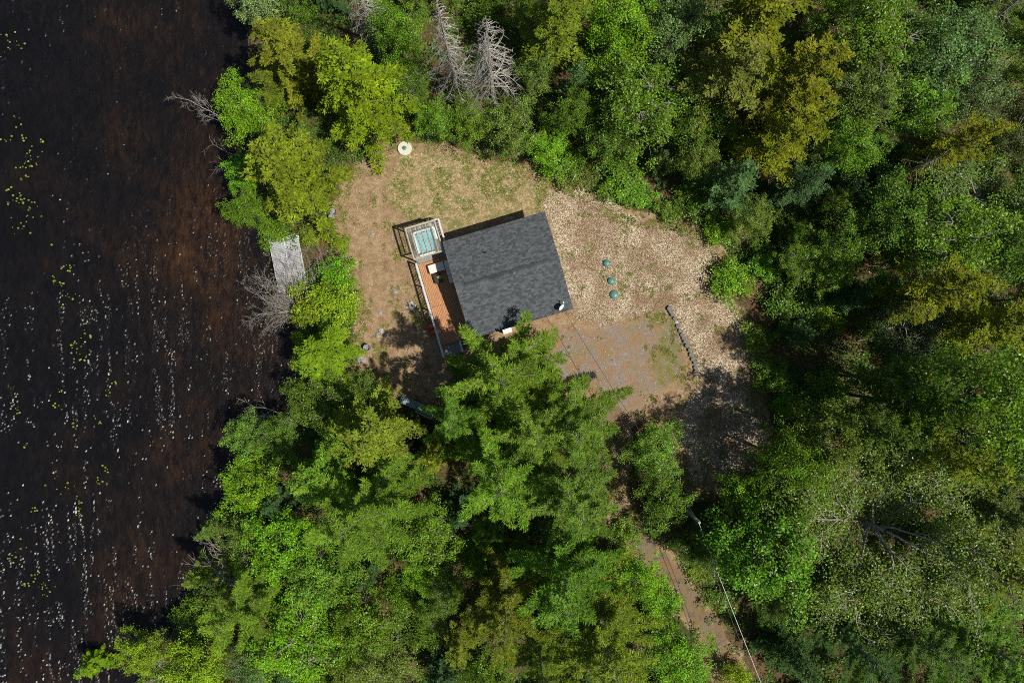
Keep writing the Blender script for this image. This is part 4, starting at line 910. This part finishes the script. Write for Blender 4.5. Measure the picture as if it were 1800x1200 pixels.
# ------------------------------------------------------------------ footbridge
a_, b_ = at(703, 700, .5), at(763, 728, .5); dv = b_ - a_; fb = empty('footbridge', (a_.x, a_.y, .12), math.atan2(dv.y, dv.x)); tag(fb, 'narrow blue-grey wooden footbridge over the dark gully beside the pine', 'footbridge')
M_BLUE = simple('blue_grey_wood', (.16, .22, .24), (.30, .38, .40), .8, 5, (6, 1, 1), .2)
L_ = dv.length
for k in range(20): m_ = MB(); bbox_(m_, k * L_ / 20 + .01, (k + 1) * L_ / 20 - .01, -.28, .28, .1, .14, .006); m_.build('plank', M_BLUE, fb)
for yy in (-.33, .29): m_ = MB(); box(m_, 0, L_, yy, yy + .04, 0, .22); m_.build('side_beam', M_BLUE, fb)
for yy in (-.31, .31):
    for xx in (L_ * .55, L_ * .78, L_ - .06): m_ = MB(); box(m_, xx - .04, xx + .04, yy - .035 + (.06 if yy > 0 else -.06), yy + .035 + (.06 if yy > 0 else -.06), 0, .95); m_.build('post', M_BLUE, fb)
    m_ = MB(); box(m_, L_ * .52, L_, yy - .05 + (.06 if yy > 0 else -.06), yy + .05 + (.06 if yy > 0 else -.06), .953, .99); m_.build('handrail', M_BLUE, fb)

# ------------------------------------------------------------------ small things on the clearing
M_CONC = simple('pale_concrete', (.50, .46, .36), (.64, .60, .50), .85, 5, isl=0); M_GREENP = simple('green_plastic', (.045, .16, .13), (.085, .24, .20), .45, 3, isl=.05, bmp=.1)
M_STONE = simple('grey_stone', (.14, .135, .13), (.34, .33, .31), .9, 5, isl=.1); M_STONEW = simple('white_stone', (.28, .27, .25), (.52, .50, .46), .85, 5, isl=.1)
M_LOGTOP = simple('log_end_grain', (.085, .083, .08), (.20, .19, .18), .9, 14, isl=.15); M_LOGSIDE = simple('log_side', (.05, .04, .032), (.11, .09, .075), .95, 6, isl=.1)
def zg(p): return float(ground_z(p.x, p.y))
p = at(712, 262); wl_ = empty('well_cover', (p.x, p.y, zg(p))); tag(wl_, 'round pale concrete cover with a dark green cap at the upper left of the clearing', 'well cover')
m_ = MB(); lathe(m_, [(.62, -.1), (.62, .16), (.58, .2), (.0, .21)], 28); m_.build('ring', M_CONC, wl_); m_ = MB(); lathe(m_, [(.18, .2), (.18, .27), (.14, .30), (.001, .31)], 16); m_.build('cap', M_GREENP, wl_, True)
for (px, py, r_, lab) in ((1066, 463, .30, 'topmost of the three round green tank lids in the chips'), (1074, 494, .31, 'middle one of the three round green tank lids in the chips'), (1079, 518, .36, 'largest and lowest of the three round green tank lids in the chips')):
    p = at(px, py); t_ = empty('tank_lid', (p.x, p.y, zg(p))); tag(t_, lab, 'tank lid', 'green tank lids in a line right of the house')
    m_ = MB(); lathe(m_, [(r_ + .02, -.1), (r_ + .02, .09), (r_ - .01, .12)], 24); m_.build('collar', M_GREENP, t_)
    m_ = MB(); lathe(m_, [(r_, .121), (r_ * .95, .15), (r_ * .6, .20), (r_ * .3, .222), (.001, .23)], 24); m_.build('dome', M_GREENP, t_, True)
    for q in range(8):
        m_ = MB(); box(m_, r_ * .35, r_ * .9, -.012, .012, .15, .2, Matrix.Rotation(q * PI / 4, 4, 'Z')); m_.build('rib', M_GREENP, t_)
def round_log(px, py, r_, h_, label, group=None, name='log_round', tilt=0):
    p = at(px, py, h_); t_ = empty(name, (p.x, p.y, zg(p)), random.uniform(0, 6)); tag(t_, label, 'log', group); n_ = 14; jit = 1 + .06 * rng.normal(size=n_); an = np.arange(n_) * 2 * PI / n_
    v = [(r_ * j2 * math.cos(a2) * 1.04, r_ * j2 * math.sin(a2) * 1.04, -.1) for a2, j2 in zip(an, jit)] + [(r_ * j2 * math.cos(a2), r_ * j2 * math.sin(a2), h_) for a2, j2 in zip(an, jit)]
    m_ = MB(); m_.add(v, [(k, (k + 1) % n_, n_ + (k + 1) % n_, n_ + k) for k in range(n_)]); m_.build('bark', M_LOGSIDE, t_)
    m_ = MB(); m_.add(v[n_:] + [(0, 0, h_ + .012)], None, [(k, (k + 1) % n_, n_) for k in range(n_)]); m_.build('end_grain', M_LOGTOP if name == 'log_round' else M_STONE, t_)
    return t_
LR = [(1177, 542), (1179.5, 547), (1182, 553), (1185.5, 560), (1192, 573), (1195, 580.5), (1199, 588.5), (1202, 594), (1205, 600), (1208.5, 607), (1212.5, 615.5), (1215, 623.5), (1218, 631), (1221.5, 637), (1222.5, 646), (1224, 653)]
GRP = 'dark log rounds in a curved row between chips and parking'
LL = ['topmost log round of the curved row, at the green patch', 'second log round from the top of the curved row', 'third log round from the top of the curved row', 'log round just above the white stone in the curved row', 'log round just below the white stone in the curved row',
      'second log round below the white stone in the curved row', 'third log round below the white stone in the curved row', 'fourth log round below the white stone in the curved row', 'middle log round of the lower half of the curved row', 'sixth log round below the white stone in the curved row',
      'seventh log round from the lower end of the curved row', 'sixth log round from the lower end of the curved row', 'fifth log round from the lower end of the curved row', 'third log round from the lower end of the curved row', 'second log round from the lower end of the curved row', 'lowest log round of the curved row, at the tree shadow']
LL[10:13] = ['sixth log round from the lower end of the curved row', 'fifth log round from the lower end of the curved row', 'fourth log round from the lower end of the curved row']
for (px, py), lab in zip(LR, LL): round_log(px, py, random.uniform(.15, .23), random.uniform(.16, .26), lab, GRP)
round_log(584, 371, .27, .45, 'upper one of two touching grey log rounds below the star-shaped conifer', 'pair of grey log rounds', 'log_stool')
round_log(583, 381, .28, .45, 'lower one of two touching grey log rounds below the star-shaped conifer', 'pair of grey log rounds', 'log_stool')
def rock(px, py, r_, label, mat_, flat=.5, sq=None):
    r_ *= .85
    p = at(px, py); m_ = MB(); g3 = np.random.default_rng(int(px * 7 + py)); nu, nv = 12, 6; v = []
    for a2 in range(1, nv):
        for b2 in range(nu):
            ph = PI * a2 / nv; th = 2 * PI * b2 / nu; rr_ = r_ * g3.uniform(.62, 1.2); v.append((rr_ * math.sin(ph) * math.cos(th), rr_ * math.sin(ph) * math.sin(th), rr_ * math.cos(ph) * flat))
    v += [(0, 0, r_ * flat), (0, 0, -r_ * flat)]; T = (nv - 1) * nu
    q = [(a2 * nu + b2, (a2 + 1) * nu + b2, (a2 + 1) * nu + (b2 + 1) % nu, a2 * nu + (b2 + 1) % nu) for a2 in range(nv - 2) for b2 in range(nu)]
    t = [(T, b2, (b2 + 1) % nu) for b2 in range(nu)] + [(T + 1, (nv - 2) * nu + (b2 + 1) % nu, (nv - 2) * nu + b2) for b2 in range(nu)]
    m_.add(v, q, t); o = m_.build('rock', mat_); o.location = (p.x, p.y, zg(p) + r_ * flat * .35); tag(o, label, 'rock'); return o
rock(1188.5, 566, .2, 'white stone standing in the dark row of log rounds', M_STONEW)
rock(671, 582, .34, 'pale rock in the dirt above the metal fire bin', M_STONEW); rock(664, 589, .26, 'dark rock against the pale one above the fire bin', M_STONE); rock(678, 590, .22, 'small rock right of the pale one above the fire bin', M_STONE)
rock(724, 536, .42, 'white rock in green weeds left of the deck railing', M_STONEW); rock(730, 548, .24, 'grey rock below the white one left of the deck railing', M_STONE); rock(716, 540, .16, 'little stone left of the white rock by the deck', M_STONEW)
rock(655, 410, .28, 'flat grey rock half buried in dirt left of the hot tub shelter', M_STONE, .25); rock(695, 512, .3, 'flat pale rock half buried in dirt left of the deck', M_STONE, .25); rock(669, 548, .22, 'small half-buried rock in the middle of the dirt', M_STONE, .25)
# square stone slab and fire bin
p = at(636, 632); m_ = MB(); m_.add([(-.36, -.27, -.1), (.34, -.30, -.1), (.38, .25, -.1), (-.33, .29, -.1), (-.36, -.27, .08), (.34, -.30, .08), (.38, .25, .09), (-.33, .29, .08)], BOXQ)
o = m_.build('paving_slab', M_STONE); o.location = (p.x, p.y, zg(p)); tag(o, 'rectangular grey stone slab lying in the dirt below the fire bin', 'stone slab')
p = at(645, 611, .5); fbn = empty('fire_bin', (p.x, p.y, zg(p))); tag(fbn, 'round grey metal fire bin casting a dark shadow on the dirt', 'fire bin'); M_MET = simple('galvanised', (.18, .19, .19), (.34, .35, .35), .45, 6, isl=0, metal=.4)
m_ = MB(); lathe(m_, [(.27, -.05), (.30, .55), (.32, .57), (.27, .57), (.25, .30)], 20); m_.build('drum', M_MET, fbn, True); m_ = MB(); lathe(m_, [(.25, .29), (.001, .31)], 16); m_.build('ash', M_STONE, fbn)
# two pale sticks
def stick(px0, py0, px1, py1, r_, label, mat_=M_DEAD, z=.05, name='fallen_branch', cat='branch', z1=None):
    a2, b2 = at(px0, py0), at(px1, py1); m_ = MB(); n_ = 7; P = np.array([tuple(a2.lerp(b2, q / (n_ - 1))) for q in range(n_)]); P[1:-1, :2] += np.random.default_rng(int(px0)).normal(0, .05, (n_ - 2, 2))
    P[:, 2] = np.maximum(ground_z(P[:, 0], P[:, 1]), WATER_Z) + r_ * .8 + np.linspace(0, z, n_); c0 = P[0].copy(); tube(m_, P - c0, np.linspace(r_, r_ * .55, n_), 7, True); o = m_.build(name, mat_, None, True); o.location = c0; tag(o, label, cat); return o
stick(1288, 560, 1299, 573, .03, 'shorter of two pale sticks meeting in a V at the edge of the chips'); stick(1299, 573, 1291, 553, .03, 'longer of two pale sticks meeting in a V at the edge of the chips')
stick(1153, 318, 1164, 345, .06, 'whitish dead stick below the small round fir'); stick(1438, 598, 1512, 632, .04, 'long thin pale fallen stem in the shade right of the clearing')
stick(1490, 694, 1556, 706, .14, 'thick weathered log lying on brown ground, upper of two', M_PALEBARK, name='fallen_log', cat='log'); stick(1500, 712, 1640, 704, .08, 'long thin weathered log lying below the thick one', M_PALEBARK, name='fallen_log', cat='log')
stick(1505, 598, 1590, 592, .12, 'dark grey log lying in shade above the brown gap', M_PALEBARK, name='fallen_log', cat='log'); stick(1600, 722, 1650, 752, .06, 'slanting pale branch right of the fallen logs')
stick(820, 980, 850, 985, .04, 'pale twig lying on the brown gap in the lower middle'); stick(735, 1035, 770, 1060, .07, 'short pale log in the brown gap at the bottom', M_PALEBARK, name='fallen_log', cat='log')

# ------------------------------------------------------------------ dead limbs by the lake
def deadthing(name, px, py, mb, label, cat, z=None):
    p = at(px, py); o = mb.build(name, M_DEAD, None, True); o.location = (p.x, p.y, max(zg(p), WATER_Z) if z is None else z); tag(o, label, cat)
deadthing('dead_shrub', 532, 545, deadlimbs(1, 34, 4.0, up=.45, az0=R(150), azw=R(55), depth=3, rad=.035), 'dead grey twiggy shrub leaning over the lake below the dock', 'dead shrub')
deadthing('dead_shrub', 540, 520, deadlimbs(9, 7, 3.6, up=.5, az0=R(95), azw=R(22), depth=2, rad=.035), 'thin grey stems rising across the lower end of the dock', 'dead shrub')
deadthing('bare_branch', 405, 225, deadlimbs(2, 4, 2.7, up=.15, az0=R(155), azw=R(28), depth=3, rad=.04), 'bare grey branches reaching over the lake beside the fresh green tree', 'branch', 2.0)
deadthing('bare_branch', 425, 285, deadlimbs(6, 2, 2.2, up=.1, az0=R(170), azw=R(20), depth=2, rad=.03), 'small bare branch over dark water below the larger bare branches', 'branch', 1.2)
deadthing('leaning_dead_tree', 528, 742, deadlimbs(3, 4, 5.6, up=.25, az0=R(178), azw=R(24), depth=2, rad=.07), 'leaning dead tree with forked pale limbs reaching over the lake', 'dead tree', 1.2)
deadthing('dead_branch_tangle', 432, 985, deadlimbs(4, 16, 3.3, up=.7, az0=R(110), azw=R(80), depth=2, rad=.045), 'tangle of pale dead limbs on the lower left bank', 'dead tree', 1.5)
deadthing('dead_branch_tangle', 425, 1005, deadlimbs(8, 9, 3.8, up=.6, az0=R(60), azw=R(60), depth=2, rad=.05), 'second heap of dead limbs behind the tangle on the lower left bank', 'dead tree', 2.5)
deadthing('dead_shrub', 310, 1180, deadlimbs(5, 9, 3.4, up=.7, az0=R(120), azw=R(110), depth=2, rad=.03), 'grey twiggy dead bush at the bottom edge on the bank', 'dead shrub')
deadthing('dead_shrub', 1010, 215, deadlimbs(12, 9, 2.8, up=.7, depth=2, rad=.03), 'reddish-grey bare bush in the dark gap below the slim fir', 'dead shrub', 1.5)
deadthing('dead_shrub', 585, 405, deadlimbs(13, 7, 1.1, up=.6, depth=2, rad=.015), 'little grey dead bush just below the two log rounds', 'dead shrub')
def leaning(px0, py0, px1, py1, h1, label):
    a2 = at(px0, py0); b2 = at(px1, py1, h1); m_ = MB(); s = np.linspace(0, 1, 7)[:, None]; P = np.array(a2)[None] * (1 - s) + np.array(b2)[None] * s; tube(m_, P - P[0], np.linspace(.17, .05, 7), 7)
    g4 = np.random.default_rng(int(px0))
    for _ in range(26):
        q = P[0] + (P[-1] - P[0]) * g4.uniform(.35, 1) - P[0]; d = g4.normal(size=3) * np.array([1, 1, .5]); d = d / np.linalg.norm(d) * g4.uniform(.5, 1.8); tube(m_, np.stack([q, q + d * .5 + g4.normal(0, .08, 3), q + d]), [.025, .018, .008], 3)
    o = m_.build('dead_tree', M_PALEBARK, None, True); o.location = (a2.x, a2.y, zg(a2)); tag(o, label, 'dead tree')
leaning(1650, 110, 1815, -20, 9, 'tall bare trunk with twigs leaning to the top right corner'); leaning(1512, 340, 1668, 268, 11, 'long dark bare trunk standing in the upper right wood')
leaning(1735, 265, 1835, 190, 9, 'bare grey trunk and twigs by the right edge below the grassy gap')

# ------------------------------------------------------------------ utility pole and lines
p = at(1190, 880); up_ = empty('utility_pole', (p.x, p.y, 0), R(40)); tag(up_, 'grey wooden utility pole right of the drive', 'utility pole'); PH = 7.2
m_ = MB(); lathe(m_, [(.17, -.3), (.15, 3), (.115, PH - .02), (.09, PH)], 12); m_.build('shaft', M_PALEBARK, up_, True)
m_ = MB(); box(m_, -.03, .03, .1, .35, PH - .9, PH - .6); m_.build('bracket', M_MET, up_); m_ = MB(); lathe(m_, [(.06, PH - .58), (.08, PH - .5), (.04, PH - .42), (.06, PH - .36), (.001, PH - .3)], 10, 0, .3); m_.build('insulator', M_STONEW, up_, True)
def cable(a, b, sag, r_, label, matx):
    a = np.array(a, float); b = np.array(b, float); s = np.linspace(0, 1, 21)[:, None]; P = a + (b - a) * s; P[:, 2] -= sag * 4 * (s * (1 - s))[:, 0]; m_ = MB(); tube(m_, P - a, r_, 5); o = m_.build('overhead_cable', matx, None, True); o.location = a; tag(o, label, 'cable')
top = np.array([p.x, p.y, PH - .3]); M_CAB = simple('cable_black', (.03, .03, .03), (.05, .05, .05), .5, 3, isl=0, bmp=0); M_CABP = simple('cable_bare', (.45, .45, .45), (.6, .6, .6), .4, 3, isl=0, bmp=0)
hs = hp(3.6, -4.0, 3.5)
cable(top, hs, .9, .018, 'dark service cable from the utility pole to the house', M_CAB)
e1 = at(1342, 1205, 7.2); e1 = np.array(e1) + (np.array(e1) - top) * .5
cable(top, e1, .6, .022, 'pale overhead line from the pole toward the bottom edge', M_CABP); cable(top + np.array([-.1, .1, -.9]), e1 + np.array([-.3, 0, -1.0]), .7, .016, 'lower dark overhead line beside the pale one', M_CAB)

# ------------------------------------------------------------------ water lilies
M_LILY = simple('lily_pad', (.10, .16, .018), (.24, .29, .04), .4, 2, isl=.45, bmp=0)
LP = LP_PX
lg = np.random.default_rng(77)
def where_(px, py):
    v = 'top' if py < 150 else 'upper' if py < 420 else 'middle' if py < 760 else 'lower' if py < 960 else 'bottom'
    return v
used = {}
for (px, py, n_, sp_) in LP:
    n_ = max(n_, 5)
    m_ = MB(); pc = at(px, py)
    for _ in range(n_):
        ox, oy = lg.normal(0, sp_ / PXM * .62, 2); r_ = lg.uniform(.035, .11); a0 = lg.uniform(0, 2 * PI); an = a0 + np.linspace(.25, 2 * PI - .25, 10)
        v = [(ox, oy, .008)] + [(ox + r_ * math.cos(q), oy + r_ * math.sin(q) * .85, .008 + .006 * lg.random()) for q in an]; m_.add(v, None, [(0, q, q + 1) for q in range(1, 10)])
    o = m_.build('water_lily', M_LILY); o.location = (pc.x, pc.y, WATER_Z + .09)
    k = (round(px / 45), round(py / 70)); size = 'large' if n_ >= 9 else 'small' if n_ >= 5 else 'tiny'
    lab = f"{size} cluster of {'spread' if sp_ > 11 else 'tight'} yellow-green lily pads, {where_(px, py)} left of the photo"
    used[lab] = used.get(lab, 0) + 1
    tag(o, lab, 'water lily', 'lily pad clusters floating on the lake')
    o['_px'] = px; o['_py'] = py; o['_lab'] = lab
ls = [o for o in SC.objects if o.name.startswith('water_lily')]
ords = ['topmost'] + [w_ + ' from the top' for w_ in 'second third fourth fifth sixth seventh eighth ninth tenth eleventh twelfth thirteenth fourteenth'.split()]
for lab in used:
    grp_ = sorted([o for o in ls if o['_lab'] == lab], key=lambda o: o['_py'])
    if len(grp_) > 1:
        for i_, o in enumerate(grp_): o['label'] = (('lowest' if i_ == len(grp_) - 1 else ords[i_]) + ' ' + lab).replace(' yellow-green', '')
for o in ls:
    for q in ('_px', '_py', '_lab'): del o[q]
